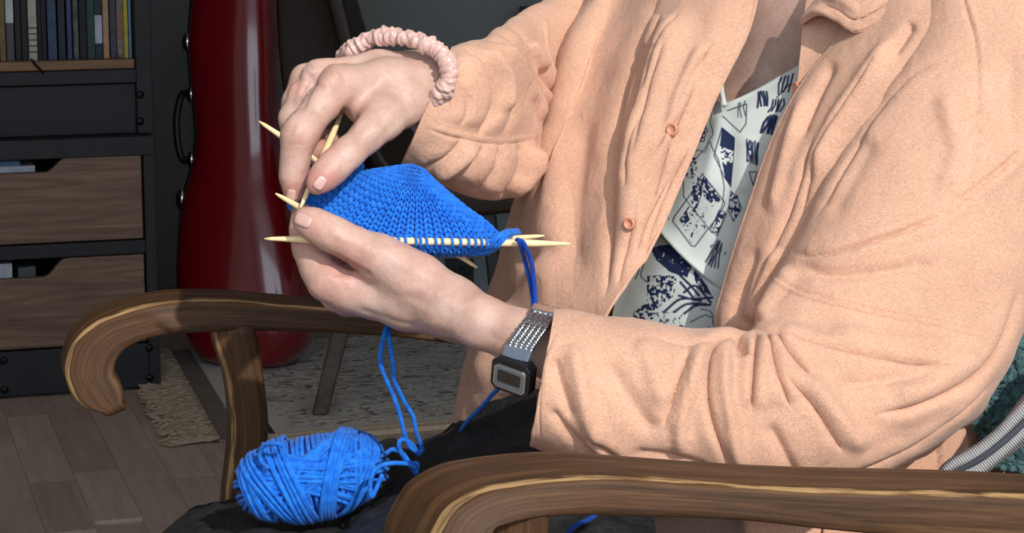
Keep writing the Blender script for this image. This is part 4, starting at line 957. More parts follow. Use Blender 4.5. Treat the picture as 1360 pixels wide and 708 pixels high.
# sleeves
sf = [('c', [(1003, 441), (1055, 451), (1105, 464), (1160, 475), (1210, 484), (1265, 487)], 4, 3.6), ('c', [(1160, 552), (1220, 536), (1280, 505), (1325, 460), (1352, 385)], 5, 3.6), ('r', [(1180, 525), (1240, 505), (1295, 465)], 16, 2),
      ('c', [(1100, 642), (1180, 608), (1245, 573), (1292, 530), (1318, 500)], 4, 2.4),
      ('c', [(1002, 440), (975, 448), (948, 465), (940, 505), (945, 555), (968, 620)], 5, 3.8), ('v', [(975, 450), (985, 462), (990, 478)], 8, 4), ('c', [(1005, 445), (1001, 490), (997, 545)], 4.5, 4.2), ('c', [(1018, 448), (1030, 490), (1048, 540)], 4.5, 3.6), ('c', [(1030, 447), (1045, 468), (1078, 502)], 4.5, 3.4),
      ('c', [(1040, 500), (1080, 540), (1120, 602)], 5, 2.6), ('r', [(1065, 500), (1110, 550), (1150, 600)], 14, 2.4), ('c', [(918, 465), (898, 515), (880, 570)], 5, 2.2), ('r', [(935, 460), (920, 500), (905, 560), (905, 610)], 10, 2.2), ('r', [(965, 460), (962, 510), (972, 570), (985, 630)], 9, 2.4),
      ('r', [(758, 455), (768, 500), (780, 550), (800, 590)], 12, 2.4), ('c', [(778, 578), (808, 596), (840, 622)], 4, 3), ('v', [(735, 470), (745, 510), (762, 560)], 8, 1.4), ('v', [(800, 470), (830, 520), (870, 580)], 14, 1.8), ('r', [(850, 450), (868, 500), (880, 540)], 12, 1.4), ('v', [(730, 540), (760, 580), (800, 610)], 7, 1.6), ('v', [(1020, 560), (1040, 600), (1060, 640)], 9, 1.8), ('c', [(870, 452), (930, 460), (990, 445)], 4, 1.8), ('v', [(830, 600), (900, 610), (960, 635)], 8, 1.4),
      ('r', [(1025, 366), (1042, 380), (1062, 391), (1110, 404), (1160, 415), (1240, 430), (1320, 450)], 1.8, .9), ('v', [(1025, 362), (1062, 387), (1160, 411), (1320, 446)], 2.2, .6), ('v', [(1226, 345), (1224, 425)], 1.6, .5),
      ('r', [(1010, 430), (1030, 390), (1055, 355)], 9, 2.5), ('v', [(1055, 345), (1100, 365), (1180, 360), (1250, 345)], 9, 1.6), ('r', [(1100, 440), (1180, 455), (1260, 460)], 14, 1.8), ('v', [(1110, 510), (1170, 505), (1240, 500)], 10, 1.6),
      ('c', [(1049, 334), (1080, 341), (1111, 336), (1188, 312), (1246, 288), (1284, 259), (1330, 222), (1375, 180)], 4, 3.2), ('c', [(1250, 84), (1217, 100), (1182, 132), (1146, 182), (1114, 240), (1082, 292)], 4, 2.4), ('r', [(1279, -20), (1301, 58), (1303, 144), (1298, 216), (1274, 278)], 2.2, .9), ('v', [(1274, -20), (1296, 58), (1298, 144), (1293, 216)], 2.2, .8),
      ('r', [(1250, 120), (1270, 200), (1250, 260)], 12, 1.8), ('v', [(1160, 180), (1130, 240), (1100, 290)], 12, 1.2), ('v', [(1345, 60), (1340, 140), (1350, 200)], 14, 1.5),
      ('r', [(707, 592), (706, 560), (708, 500), (722, 440), (735, 420)], 2.5, .7), ('v', [(718, 585), (717, 540), (724, 480), (740, 435)], 2.2, .5)]
ls = sleeve('sleeve', [
    (1222, -70, 1470, -110, 1.335, .052), (1212, 40, 1470, 40, 1.318, .056), (1170, 128, 1452, 160, 1.305, .056), (1116, 208, 1425, 270, 1.298, .058), (1072, 288, 1395, 360, 1.29, .058), (1028, 370, 1362, 430, 1.283, .058), (1008, 415, 1330, 500, 1.275, .060),
    (1003, 434, 1285, 555, 1.262, .062), (996, 441, 1215, 606, 1.255, .062), (985, 441, 1130, 648, 1.25, .062), (965, 439, 1050, 666, 1.248, .060), (925, 437, 965, 664, 1.246, .058), (870, 431, 885, 650, 1.244, .055), (805, 422, 815, 630, 1.241, .052), (755, 415, 745, 606, 1.238, .049), (736, 414, 704, 591, 1.237, .047)], 260, 420, M['linen'], jac, sf, (1.3, 30), 2.6, seed=27)
ff_ = [('c', [(672, 30), (688, 72), (715, 110), (740, 136)], 6.5, 3.6), ('c', [(638, 52), (668, 80), (692, 120), (704, 168)], 6, 3.2), ('c', [(655, 48), (684, 88), (712, 128), (730, 165)], 6, 3.0), ('c', [(614, 62), (640, 96), (650, 140), (634, 180)], 6, 3.0), ('c', [(626, 60), (655, 95), (672, 140), (664, 180)], 6, 2.4), ('c', [(604, 110), (618, 135), (612, 168)], 4, 1.4),
       ('r', [(650, 62), (678, 98), (698, 140)], 6, 2), ('r', [(630, 70), (655, 105), (660, 150)], 6, 2), ('r', [(685, 60), (710, 95)], 8, 2.4),
       ('r', [(566, 166), (592, 175), (613, 180), (640, 185), (662, 187), (685, 184), (712, 178)], 1.8, .5), ('v', [(566, 170), (613, 184), (662, 191), (712, 182)], 2.0, .5),
       ('c', [(684, 188), (680, 225), (664, 264)], 6.5, 3.6), ('c', [(707, 182), (702, 225), (684, 258)], 6.5, 3.4), ('c', [(722, 160), (718, 200), (704, 238)], 6, 2.6), ('c', [(640, 192), (622, 216), (588, 240)], 6, 2.2), ('c', [(612, 186), (590, 206), (556, 224)], 4, 1.8), ('c', [(660, 192), (650, 228), (632, 254)], 6, 2.4), ('r', [(696, 192), (690, 225), (674, 260)], 6, 2.4), ('r', [(628, 190), (606, 212), (575, 232)], 7, 1.5),
       ('r', [(723, 15), (725, 85), (738, 135)], 2, .5)]
FS[0] = 3.0
rs = sleeve('sleeve', [(602, 62, 530, 224, 1.365, .050), (624, 54, 576, 240, 1.372, .053), (646, 52, 618, 256, 1.39, .055), (662, 42, 656, 265, 1.415, .056), (682, 26, 692, 252, 1.455, .056), (708, 10, 722, 222, 1.50, .056), (745, -15, 752, 185, 1.54, .056), (800, -60, 800, 130, 1.57, .06), (850, -100, 860, 90, 1.58, .06)], 220, 260, M['linen'], jac, ff_, (1.4, 32), 2.2, seed=29)
FS[0] = 1.7
# back of the jacket and its tail beside the seat
patch('back_panel', [[(770, -80, 1.62), (950, -100, 1.62), (1150, -100, 1.58), (1330, -80, 1.46), (1420, -60, 1.36)], [(750, 150, 1.62), (930, 150, 1.66), (1150, 150, 1.64), (1340, 160, 1.50), (1440, 160, 1.38)], [(740, 380, 1.60), (930, 380, 1.66), (1150, 400, 1.64), (1320, 400, 1.50), (1380, 390, 1.40)], [(730, 600, 1.58), (930, 620, 1.64), (1150, 640, 1.62), (1300, 620, 1.48), (1340, 560, 1.40)], [(740, 740, 1.58), (930, 760, 1.62), (1150, 760, 1.60), (1280, 740, 1.46), (1330, 700, 1.38)]], 90, 90, M['linen'], jac, [], (1.5, 18), seed=31)
patch('side_panel', [[(1120, 500, 1.335), (1220, 480, 1.33), (1300, 440, 1.345), (1345, 400, 1.38)], [(1110, 580, 1.325), (1200, 570, 1.315), (1285, 530, 1.33), (1330, 500, 1.37)], [(1100, 640, 1.315), (1190, 640, 1.305), (1270, 620, 1.32), (1315, 600, 1.36)], [(1090, 740, 1.305), (1190, 740, 1.30), (1270, 730, 1.315), (1310, 720, 1.36)]], 120, 120, M['linen'], jac, [('L', [(1250, 560), (1247, 600), (1250, 650)], 5, 3), ('v', [(1280, 540), (1292, 570), (1298, 610)], 7, 3), ('v', [(1180, 610), (1186, 650)], 5, 2)], (1.2, 30), seed=33)
# buttons
M['button'] = plain('peach button', rgb(206, 140, 112), .35, var=.1, coat=.3)
def disc(name, px_, py_, d_, r, t, mat, parent, tilt=(0, -1, 0)):
    c = P(px_, py_, d_); nrm = Vector(tilt).normalized(); q = nrm.to_track_quat('Z', 'Y').to_matrix()
    V, Fc = [], []
    prof_ = [(0.0, .4), (.55, .4), (.7, 1), (.95, .9), (1, .4), (1, -.4), (0.0, -.4)]; n_ = 20
    for rr, zz in prof_:
        for k in range(n_): V.append(tuple(Vector(c.tolist())+q @ Vector((r*max(rr, .001)*math.cos(k*2*math.pi/n_), r*max(rr, .001)*math.sin(k*2*math.pi/n_), t*zz))))
    o = mesh_obj(name, V, grid_faces(n_, len(prof_), True), mat, parent); recalc(o); return o
disc('button', 893, 172, 1.354, .0040, .0016, M['button'], jac, (-.5, -.85, .1)); disc('button', 836, 297, 1.345, .0038, .0016, M['button'], jac, (-.5, -.85, .1)); disc('button', 1058, 117, 1.338, .0038, .002, M['button'], npn, (-.9, -.4, .1))

FS[0] = 1.0
# --- black skirt over the lap
M['skirt'] = plain('black brocade', rgb(26, 27, 29), .75, var=.5, scale=90, bmp=.003, bscale=130, spec=.35)
skf = [('r', [(600, 575), (650, 545), (720, 510)], 8, 3), ('v', [(600, 600), (660, 570), (740, 545)], 9, 3), ('r', [(560, 605), (620, 580), (680, 560)], 6, 3), ('r', [(500, 590), (530, 600)], 14, 6), ('v', [(320, 680), (400, 700), (500, 695)], 14, 4), ('r', [(250, 700), (300, 690)], 10, 4)]
skirt, px, py, v = patch('skirt', [
    [(60, 900, 1.62), (230, 704, 1.60), (300, 668, 1.58), (380, 652, 1.56), (440, 628, 1.55), (500, 602, 1.53), (560, 600, 1.50), (612, 562, 1.47), (665, 508, 1.45), (720, 470, 1.44), (800, 455, 1.44)],
    [(50, 920, 1.56), (220, 715, 1.54), (300, 678, 1.52), (380, 664, 1.49), (450, 650, 1.47), (510, 612, 1.45), (565, 600, 1.43), (620, 570, 1.41), (675, 530, 1.39), (730, 500, 1.38), (810, 490, 1.38)],
    [(40, 960, 1.46), (200, 745, 1.45), (300, 702, 1.42), (380, 694, 1.40), (450, 690, 1.385), (520, 655, 1.37), (580, 625, 1.355), (640, 598, 1.34), (700, 575, 1.325), (760, 560, 1.32), (840, 560, 1.32)],
    [(40, 1000, 1.34), (190, 790, 1.34), (300, 745, 1.325), (380, 735, 1.31), (450, 730, 1.30), (520, 710, 1.29), (590, 680, 1.28), (650, 655, 1.27), (710, 640, 1.26), (780, 640, 1.26), (860, 650, 1.27)],
    [(40, 1060, 1.24), (190, 880, 1.24), (300, 830, 1.23), (380, 815, 1.22), (450, 805, 1.215), (520, 790, 1.21), (590, 770, 1.205), (650, 750, 1.20), (710, 740, 1.195), (780, 740, 1.195), (880, 750, 1.20)]], 200, 140, M['skirt'], person, skf, (4.5, 34), thick=.003, seed=35)
# ================================================================== KNITTING
M['yarn'] = None
def yarn_mat(name, c0, c1):
    m, nt, bs = new_mat(name); bs.inputs['Roughness'].default_value = .8; bs.inputs['Specular IOR Level'].default_value = .2; bs.inputs['Sheen Weight'].default_value = .08; bs.inputs['Sheen Roughness'].default_value = .5
    tc = N(nt, 'ShaderNodeTexCoord'); nz = N(nt, 'ShaderNodeTexNoise', Scale=260.0, Detail=3.0); lk(nt, tc.outputs['Object'], nz.inputs['Vector'])
    lk(nt, ramp(nt, nz.outputs[0], [(.3, c0), (.7, c1)]).outputs[0], bs.inputs['Base Color'])
    n2 = N(nt, 'ShaderNodeTexNoise', Scale=1800.0, Detail=2.0); lk(nt, tc.outputs['Object'], n2.inputs['Vector']); bump(nt, bs, n2.outputs[0], .0006, .6); return m
M['yarn'] = yarn_mat('blue wool', rgb(12, 94, 196), rgb(36, 126, 226)); M['yarn_shade'] = yarn_mat('blue wool shade', rgb(4, 50, 138), rgb(8, 62, 158))  # second wool is a darker copy with shade put into its colour
knit = empty('knitted_piece', PV(560, 335, 1.30)); tag(knit, 'bright blue hand knitted wool piece hanging on bamboo needles', 'knitting')
def knit_face(name, rows, wales, courses, bulge, sw=1.0):
    """rows: control net (v from cast-on/top to needle), stitches laid as pairs of slanted loops"""
    c = np.asarray(rows, float); nu_, nv_ = wales*2+1, courses*2+1
    g = catmull(c, nv_); g = np.swapaxes(catmull(np.swapaxes(g, 0, 1), nu_), 0, 1)
    G = P(g[..., 0], g[..., 1], g[..., 2]); Nn = face_cam(grid_normals(G), G)
    base = mesh_obj('backing', (G-Nn*.0012).reshape(-1, 3), grid_faces(nu_, nv_), M['yarn_shade'], knit); m = base.modifiers.new('t', 'SOLIDIFY'); m.thickness = .002; m.offset = 0  # darker wool paints the shade in the gaps between stitches
    V, Fc, o = [], [], 0
    for j in range(courses):
        for i in range(wales):
            a, b = 2*i+1, 2*j+1; p = G[b, a]; n = Nn[b, a]
            du = (G[b, a+1]-G[b, a-1]); dv = (G[b+1, a]-G[b-1, a]); wu, wv = np.linalg.norm(du), np.linalg.norm(dv)
            if wu < .0011 and (i % 2): continue
            k = 2.0 if wu < .0011 else 1.0
            du_, dv_ = du/wu, dv/wv; n = np.cross(du_, dv_); n /= np.linalg.norm(n); n = n*np.sign(n@Nn[b, a])
            wu = max(wu*k, .0014)
            for s in (-1, 1):
                lean = du_*s*wu*.20*rng.uniform(.8, 1.2); ax = dv_*wv*.66+lean
                w = np.cross(n, ax/np.linalg.norm(ax)); cc = p+du_*s*wu*.235+n*(.0004+rng.normal(0, .00012))
                vv, ff = ellipsoid_vf(cc, (ax+n*.0003, w*wu*.235*sw, n*min(wu*.45, .0017)), o, 6, 5); V.append(vv); Fc.append(ff); o += len(vv)
    return tag(mesh_obj(name, np.concatenate(V), np.concatenate(Fc), M['yarn'], knit), kind='stuff')
top_rows = [
 [(527, 221, 1.300), (536, 219.5, 1.296), (545, 219, 1.294), (554, 221, 1.295), (562, 225, 1.299)],
 [(494, 227, 1.303), (518, 233, 1.288), (543, 238, 1.281), (564, 241, 1.284), (588, 250, 1.297)],
 [(462, 235, 1.306), (498, 254, 1.286), (541, 264, 1.276), (582, 264, 1.279), (614, 272, 1.293)],
 [(428, 250, 1.308), (474, 279, 1.288), (535, 292, 1.274), (600, 290, 1.277), (644, 294, 1.289)],
 [(400, 270, 1.308), (455, 300, 1.288), (530, 317, 1.274), (612, 317, 1.276), (668, 316, 1.285)]]
knit_face('stitches', top_rows, 25, 15, 0)
knit_face('stitches', [[(505, 325, 1.276), (560, 324.5, 1.273), (615, 324, 1.274), (668, 321, 1.282)], [(515, 332, 1.281), (565, 332, 1.276), (615, 332, 1.277), (658, 329, 1.284)], [(525, 338, 1.292), (570, 338, 1.288), (615, 338.5, 1.288), (648, 337, 1.292)]], 14, 3, 0)
# back of the tube so the work is closed behind
bk_rows = [[(527, 221, 1.302), (545, 219, 1.300), (562, 225, 1.302)], [(470, 240, 1.318), (540, 262, 1.325), (606, 270, 1.312)], [(430, 262, 1.322), (540, 292, 1.335), (640, 296, 1.312)], [(410, 276, 1.322), (540, 318, 1.33), (664, 318, 1.308)], [(530, 336, 1.296), (590, 338, 1.302), (648, 336, 1.296)]]
patch('back_fabric', bk_rows, 40, 40, M['yarn'], knit, [], (.6, 200), .002)
# needles
M['bamboo'] = plain('pale bamboo', rgb(238, 214, 160), .42, var=.08, scale=120, coat=.15)
def needle(a, b, r, label, taper=.022):
    A, B = P(*a), P(*b); L = np.linalg.norm(B-A); s = np.array([0, .004, .012, taper, .3*L, .7*L, L-taper, L-.012, L-.004, L]); s = np.sort(s)
    rr = np.interp(s, [0, .004, taper, L-taper, L-.004, L], [.0004, .0011, r, r, .0011, .0004])
    vv, ff = tube_vf(A+(B-A)/L*s[:, None], rr, 14); ff = ff.tolist()+[list(range(13, -1, -1)), list(range(len(vv)-14, len(vv)))]
    o = mesh_obj('knitting_needle', vv, ff, M['bamboo']); tag(o, label, 'knitting needle', 'bamboo double pointed needles'); return o
needle((351, 317, 1.275), (758, 324, 1.268), .0021, 'bamboo needle lying level through the lowest row of blue stitches')
needle((344, 161, 1.312), (634, 356, 1.312), .0020, 'slanting bamboo needle whose tips stick out behind the fingers and below the blue fabric')
needle((366, 257, 1.276), (540, 357, 1.345), .0021, 'bamboo needle whose short tip shows just above the lower thumbnail')
needle((399, 276, 1.277), (456, 146, 1.330), .0020, 'bamboo needle pinched between the thumb and index finger of the upper hand')
needle((723, 313, 1.300), (560, 328, 1.312), .0021, 'bamboo needle end in the yarn strands behind the level needle')
# loops of yarn round the level needle
A, B = P(351, 317, 1.275), P(758, 324, 1.268)
lp = []
for k, x in enumerate(np.concatenate([np.linspace(470, 520, 6), [529, 538, 552, 558, 566, 578, 587, 600, 611, 622, 631, 639, 646, 652, 657, 661]])):
    t = (x-351)/(758-351); c = A+(B-A)*t; u = (B-A)/np.linalg.norm(B-A); e1_ = np.array([0, 0, 1.0]); e2_ = np.cross(u, e1_)
    th = np.linspace(0, 2*np.pi, 15); lp.append(c+.0029*(np.cos(th)[:, None]*e1_+np.sin(th)[:, None]*e2_)+u*(.0010*np.sin(th))[:, None])
tag(tubes('needle_loops', lp, .00085, M['yarn'], knit, 6), kind='stuff')
def pxpath(pts, n=40): c = catmull(np.asarray(pts, float), n); return P(c[:, 0], c[:, 1], c[:, 2])
# strands turning the corner at the needle ends
strands('edge_strand', [pxpath([(625, 337, 1.285), (648, 334, 1.276), (662, 322, 1.268), (672, 312, 1.270), (690, 309, 1.290)]), pxpath([(630, 331, 1.280), (650, 328, 1.270), (660, 317, 1.265), (672, 308, 1.272), (688, 306, 1.292)]), pxpath([(640, 324, 1.274), (652, 320, 1.268), (664, 311, 1.27), (676, 306, 1.28)]), pxpath([(640, 338, 1.29), (656, 332, 1.276), (668, 320, 1.268), (680, 312, 1.28)])], .0013, M['yarn'], knit, 8)
strands('edge_strand', [pxpath([(395, 268, 1.30), (388, 278, 1.305), (384, 272, 1.312)]), pxpath([(440, 205, 1.311), (432, 202, 1.308), (428, 208, 1.316)]), pxpath([(444, 196, 1.314), (436, 197, 1.310), (431, 203, 1.318)])], .0013, M['yarn'], knit, 8)
strands('edge_strand', [pxpath([(470, 235, 1.315), (480, 222, 1.318), (470, 215, 1.32), (455, 232, 1.315)])], .002, M['yarn'], knit, 8)
vv, ff = [], []
for x, y in ((444, 240), (450, 237)):
    a, b = ellipsoid_vf(P(x, y, 1.300), ((.0018, 0, 0), (0, .0018, 0), (0, 0, .0018)), 0, 10, 7)
    mesh_obj('pale_bead', a, b, M['bamboo'], knit)  # two small bamboo-coloured beads at the upper edge of the fabric
# working yarn tail to the watch and across the lap
strands('yarn_tail', [pxpath([(686, 318, 1.263), (690, 322, 1.262), (698, 350, 1.272), (706, 385, 1.272), (708, 420, 1.262), (704, 450, 1.262)]), pxpath([(690, 319, 1.263), (696, 324, 1.262), (706, 350, 1.268), (710, 385, 1.268), (712, 420, 1.262), (707, 450, 1.264)])], .0013, M['yarn_shade'], knit, 8)  # tails are the same yarn, coloured darker as if in shade
strands('yarn_tail', [pxpath([(676, 505, 1.30), (660, 518, 1.315), (640, 540, 1.335), (622, 558, 1.36), (612, 572, 1.38)])], .0013, M['yarn'], knit, 8)
strands('yarn_tail', [pxpath([(800, 676, 1.20), (782, 690, 1.19), (762, 700, 1.18), (745, 722, 1.17)])], .0013, M['yarn_shade'], knit, 8)

# --- ball of yarn in the lap
BC = P(413, 632, 1.37); bs_ = 1.37/F
ball = empty('yarn_ball', P(413, 690, 1.37)); tag(ball, 'loosely wound ball of bright blue wool lying on the black skirt', 'yarn ball')
ra, rb, rc = 99*bs_, 51*bs_, 56*bs_        # semi axes
tilt = math.radians(11); axx = np.array([math.cos(tilt), 0, math.sin(tilt)]); axz = np.array([-math.sin(tilt), 0, math.cos(tilt)]); axy = np.array([0, 1.0, 0])
def on_ball(dirs, lift):
    d = dirs/np.linalg.norm(dirs, axis=-1, keepdims=True)
    e = 2.25; r = (np.abs(d[..., 0]/ra)**e+np.abs(d[..., 1]/rc)**e+np.abs(d[..., 2]/rb)**e)**(-1/e)
    q = d*(r+lift)[..., None]; return BC+q[..., 0:1]*axx+q[..., 1:2]*axy+q[..., 2:3]*axz
th = np.linspace(0, 2*np.pi, 40, endpoint=False); ph = np.linspace(-np.pi/2+.01, np.pi/2-.01, 24)
dd = np.stack([np.cos(ph)[:, None]*np.cos(th), np.cos(ph)[:, None]*np.sin(th), np.sin(ph)[:, None]*np.ones(40)], -1)
mesh_obj('core', on_ball(dd, np.full(dd.shape[:2], -.0015)).reshape(-1, 3), grid_faces(40, 24, True), M['yarn_shade'], ball)  # core coloured darker for the shade between the wound strands
loops = []
def wind(axis, nloops, spread, lift0, s0=0.0, jit=.04):
    axis = np.array(axis, float); axis /= np.linalg.norm(axis); t1 = np.cross(axis, [.2, .9, .31]); t1 /= np.linalg.norm(t1); t2 = np.cross(axis, t1)
    for k in range(nloops):
        s = s0+(k/(max(1, nloops-1))-.5)*spread+rng.normal(0, .012); a = np.linspace(0, 2*np.pi, 56); w = rng.uniform(0, 6.28)
        q = np.cos(a)[:, None]*t1+np.sin(a)[:, None]*t2+axis*(s+jit*np.sin(a+w))[:, None]
        loops.append(on_ball(q, np.full(56, lift0+rng.uniform(-.0002, .0006))))
wind((1, .1, 0), 30, 3.6, -.0006)                       # inner layer
wind((.30, .35, .90), 9, .85, .0012, -.10); wind((.50, -.25, -.80), 9, .8, .0014, .05)     # slanting strands over the middle
wind((.20, .15, .95), 5, .5, .0024, .25)
wind((.97, .1, .22), 6, .42, .0036, -.42); wind((.95, -.1, -.30), 5, .32, .0038, .62); wind((.93, .05, .34), 5, .36, .0030, -.95); wind((.90, .2, -.40), 4, .25, .0032, .98); wind((.97, 0, .1), 6, .7, .0022, -1.7); wind((.97, 0, -.1), 5, .6, .0022, 1.6)
tag(tubes('windings', loops, .00145, M['yarn'], ball, 6, False), kind='stuff')
bd = 1.325
strands('loose_strand', [pxpath([(376, 592, bd+.01), (366, 589, bd+.01), (352, 591, bd+.015), (345, 602, bd+.02), (348, 614, bd+.02), (356, 622, bd+.015)]),
   pxpath([(508, 630, bd), (494, 660, bd), (492, 640, bd-.002), (498, 624, bd), (515, 616, bd), (540, 616, bd+.005), (552, 622, bd+.01)])], .0014, M['yarn'], ball, 8)
strands('loose_strand', [pxpath([(513, 434, 1.31), (508, 455, 1.31), (505, 480, 1.31), (513, 505, 1.315), (522, 525, 1.32), (530, 548, 1.325), (537, 575, 1.33), (543, 592, 1.335), (555, 600, 1.34), (562, 596, 1.345)], 60),
   pxpath([(514, 432, 1.312), (518, 455, 1.312), (522, 485, 1.312), (524, 505, 1.313), (535, 530, 1.32), (548, 552, 1.325), (553, 575, 1.33), (560, 595, 1.34), (556, 604, 1.342)], 60),
   pxpath([(556, 604, 1.342), (545, 588, 1.335), (533, 584, 1.33), (530, 594, 1.33), (538, 610, 1.335), (548, 622, 1.34), (552, 630, 1.345)], 50),
   pxpath([(513, 602, 1.335), (522, 597, 1.333), (534, 602, 1.333), (545, 615, 1.336), (554, 616, 1.338), (553, 628, 1.34)], 40)], .0014, M['yarn'], ball, 8)

# ================================================================== SCRUNCHIE
M['satin'] = plain('pale pink satin', rgb(206, 168, 156), .2, var=.06, scale=40, sheen=.3)
ring = catmull(np.array([(468, 66, 1.352), (492, 52, 1.346), (522, 48, 1.338), (556, 55, 1.330), (584, 68, 1.325), (597, 90, 1.316), (594, 112, 1.312), (578, 132, 1.318), (556, 150, 1.330), (530, 155, 1.352), (505, 150, 1.378), (480, 125, 1.395), (462, 92, 1.392), (458, 74, 1.372), (468, 66, 1.352)], float), 361)[:-1]
C = P(ring[:, 0], ring[:, 1], ring[:, 2]); n_ = len(C); m_ = 36
t = np.roll(C, -1, 0)-np.roll(C, 1, 0); t /= np.linalg.norm(t, axis=1, keepdims=True); cen_ = C.mean(0)
a = C-cen_; a -= t*(a*t).sum(1, keepdims=True); a /= np.linalg.norm(a, axis=1, keepdims=True); b = np.cross(t, a)
phi = np.linspace(0, 2*np.pi, m_, endpoint=False); s = np.arange(n_)/n_
ruf = np.zeros((n_, m_))
for fr, am, tw, k0 in ((23, .18, 1.0, 0), (37, .16, -1.6, 2.1), (53, .12, 2.2, 4.0), (71, .07, -3, 1.0)):
    ph_ = rng.uniform(0, 6.28); ruf += am*np.abs(np.sin(np.pi*fr*s[:, None]+tw*np.sin(phi)[None]+ph_+.8*np.sin(2*np.pi*7*s)[:, None]))
ruf = .45+ruf*1.55+.12*np.sin(2*np.pi*9*s+1)[:, None]
rad = .0050*ruf
V = C[:, None]+rad[..., None]*(a[:, None]*np.cos(phi)[None, :, None]+b[:, None]*np.sin(phi)[None, :, None])
fcs = grid_faces(m_, n_, True); i_ = np.arange(m_); j_ = (i_+1) % m_; l_ = (n_-1)*m_
o = mesh_obj('hair_scrunchie', V.reshape(-1, 3), np.concatenate([fcs, np.stack([l_+i_, l_+j_, j_, i_], -1)]), M['satin']); recalc(o)
tag(o, 'pale pink ruffled satin scrunchie worn round the wrist of the upper hand', 'scrunchie')

# ================================================================== WATCH
M['steel'] = plain('brushed steel', rgb(190, 192, 194), .28, 1, var=.1, scale=300); M['lcd'] = plain('lcd glass', rgb(10, 11, 12), .08, spec=.8); M['face'] = plain('grey watch face', rgb(86, 96, 100), .3, coat=.5); M['resin'] = plain('black resin', rgb(16, 16, 18), .35); M['bluegrey'] = plain('blue grey end link', rgb(160, 172, 192), .3, .8)
watch = empty('wristwatch', PV(690, 470, 1.215)); tag(watch, 'digital wristwatch with steel mesh band and black case on the wrist below the cuff', 'watch')
def wq(x, y, off): # point on the wrist surface towards the camera, lifted
    c0 = Vector((0, 0, CAMZ)); hit = lh_bvh.ray_cast(c0, (PV(x, y, 1)-c0).normalized()); 
    return (hit[0], hit[1]) if hit[0] is not None else (None, None)
# strap centre line from the clasp down to the case; band width vector along the forearm
cl = catmull(np.array([(727, 408, 1.250), (722, 417, 1.228), (711, 430, 1.212), (699, 448, 1.205), (690, 464, 1.204), (684, 480, 1.205)], float), 60)
Pc = P(cl[:, 0], cl[:, 1], cl[:, 2]); wv = P(708, 465, 1.203)-P(673, 457, 1.209); wl = np.linalg.norm(wv); wv /= wl
tt = np.gradient(Pc, axis=0); tt /= np.linalg.norm(tt, axis=1, keepdims=True); nn = np.cross(tt, wv); nn /= np.linalg.norm(nn, axis=1, keepdims=True); nn *= np.sign((nn*(np.array([0, 0, CAMZ])-Pc)).sum(1))[:, None]
for k in range(5):
    o_ = (k-2)/5*wl
    strands = []
    for s_ in (0, 1):
        a_ = np.arange(60)*1.25+s_*np.pi; strands.append((Pc+wv*(o_+.0010*np.sin(a_))[:, None]+nn*(.0006*np.cos(a_))[:, None])[:48])
    tubes('band_strand', strands, .00085, M['steel'], watch, 6)
def wbox(name, i0, i1, w0, w1, h0, h1, mat, bev=.0006):
    vs = [];
    for i in (i0, i1):
        for w_ in (w0, w1):
            for h_ in (h0, h1): vs.append(Pc[i]+wv*w_+nn[i]*h_)
    o = mesh_obj(name, vs, [(0, 1, 3, 2), (4, 6, 7, 5), (0, 4, 5, 1), (2, 3, 7, 6), (0, 2, 6, 4), (1, 5, 7, 3)], mat, watch, False); recalc(o); add_bevel(o, bev); return o
wbox('clasp', 4, 13, -wl*.52, wl*.52, -.0008, .0022, M['steel'])
wbox('end_link', 46, 57, -wl*.52, wl*.5, -.001, .0022, M['bluegrey'])
# band under the wrist
tubes('band_back', [pxpath([(724, 414, 1.250), (724, 418, 1.272), (716, 440, 1.284), (700, 480, 1.282), (684, 512, 1.245), (682, 518, 1.222)], 40)], .004, M['steel'], watch, 8)
# case: eight-sided block with frame, lcd
cc_ = P(681, 499, 1.207); ex = P(704, 507, 1.203)-P(658, 490, 1.211); ex /= np.linalg.norm(ex); ey = P(682, 480, 1.207)-P(684, 517, 1.215); ey -= ex*(ey@ex); ey /= np.linalg.norm(ey); ez = np.cross(ex, ey); ez *= np.sign(ez@(np.array([0, 0, CAMZ])-cc_))
def octo(name, hw, hh, ch, z0, z1, mat, parent, dy=0.0, bev=.0006):
    pts = [(-hw+ch, -hh), (hw-ch, -hh), (hw, -hh+ch), (hw, hh-ch), (hw-ch, hh), (-hw+ch, hh), (-hw, hh-ch), (-hw, -hh+ch)]
    vs = [cc_+ex*x+ey*(y+dy)+ez*z for z in (z0, z1) for x, y in pts]; n8 = 8
    fs = [list(range(7, -1, -1)), list(range(8, 16))]+[(i, (i+1) % 8, 8+(i+1) % 8, 8+i) for i in range(8)]
    o = mesh_obj(name, vs, fs, mat, parent, False); recalc(o); add_bevel(o, bev); return o
case_w = octo('watch_case', .0118, .0100, .003, -.005, .0030, M['resin'], watch)
octo('bezel', .0098, .0074, .002, .003, .0040, M['steel'], watch, -.0004, .0005); octo('dial', .0088, .0064, .0016, .0036, .0044, M['face'], watch, -.0004, .0002); octo('lcd_screen', .0068, .0036, .0004, .0044, .0047, M['lcd'], watch, .0006, .0002)

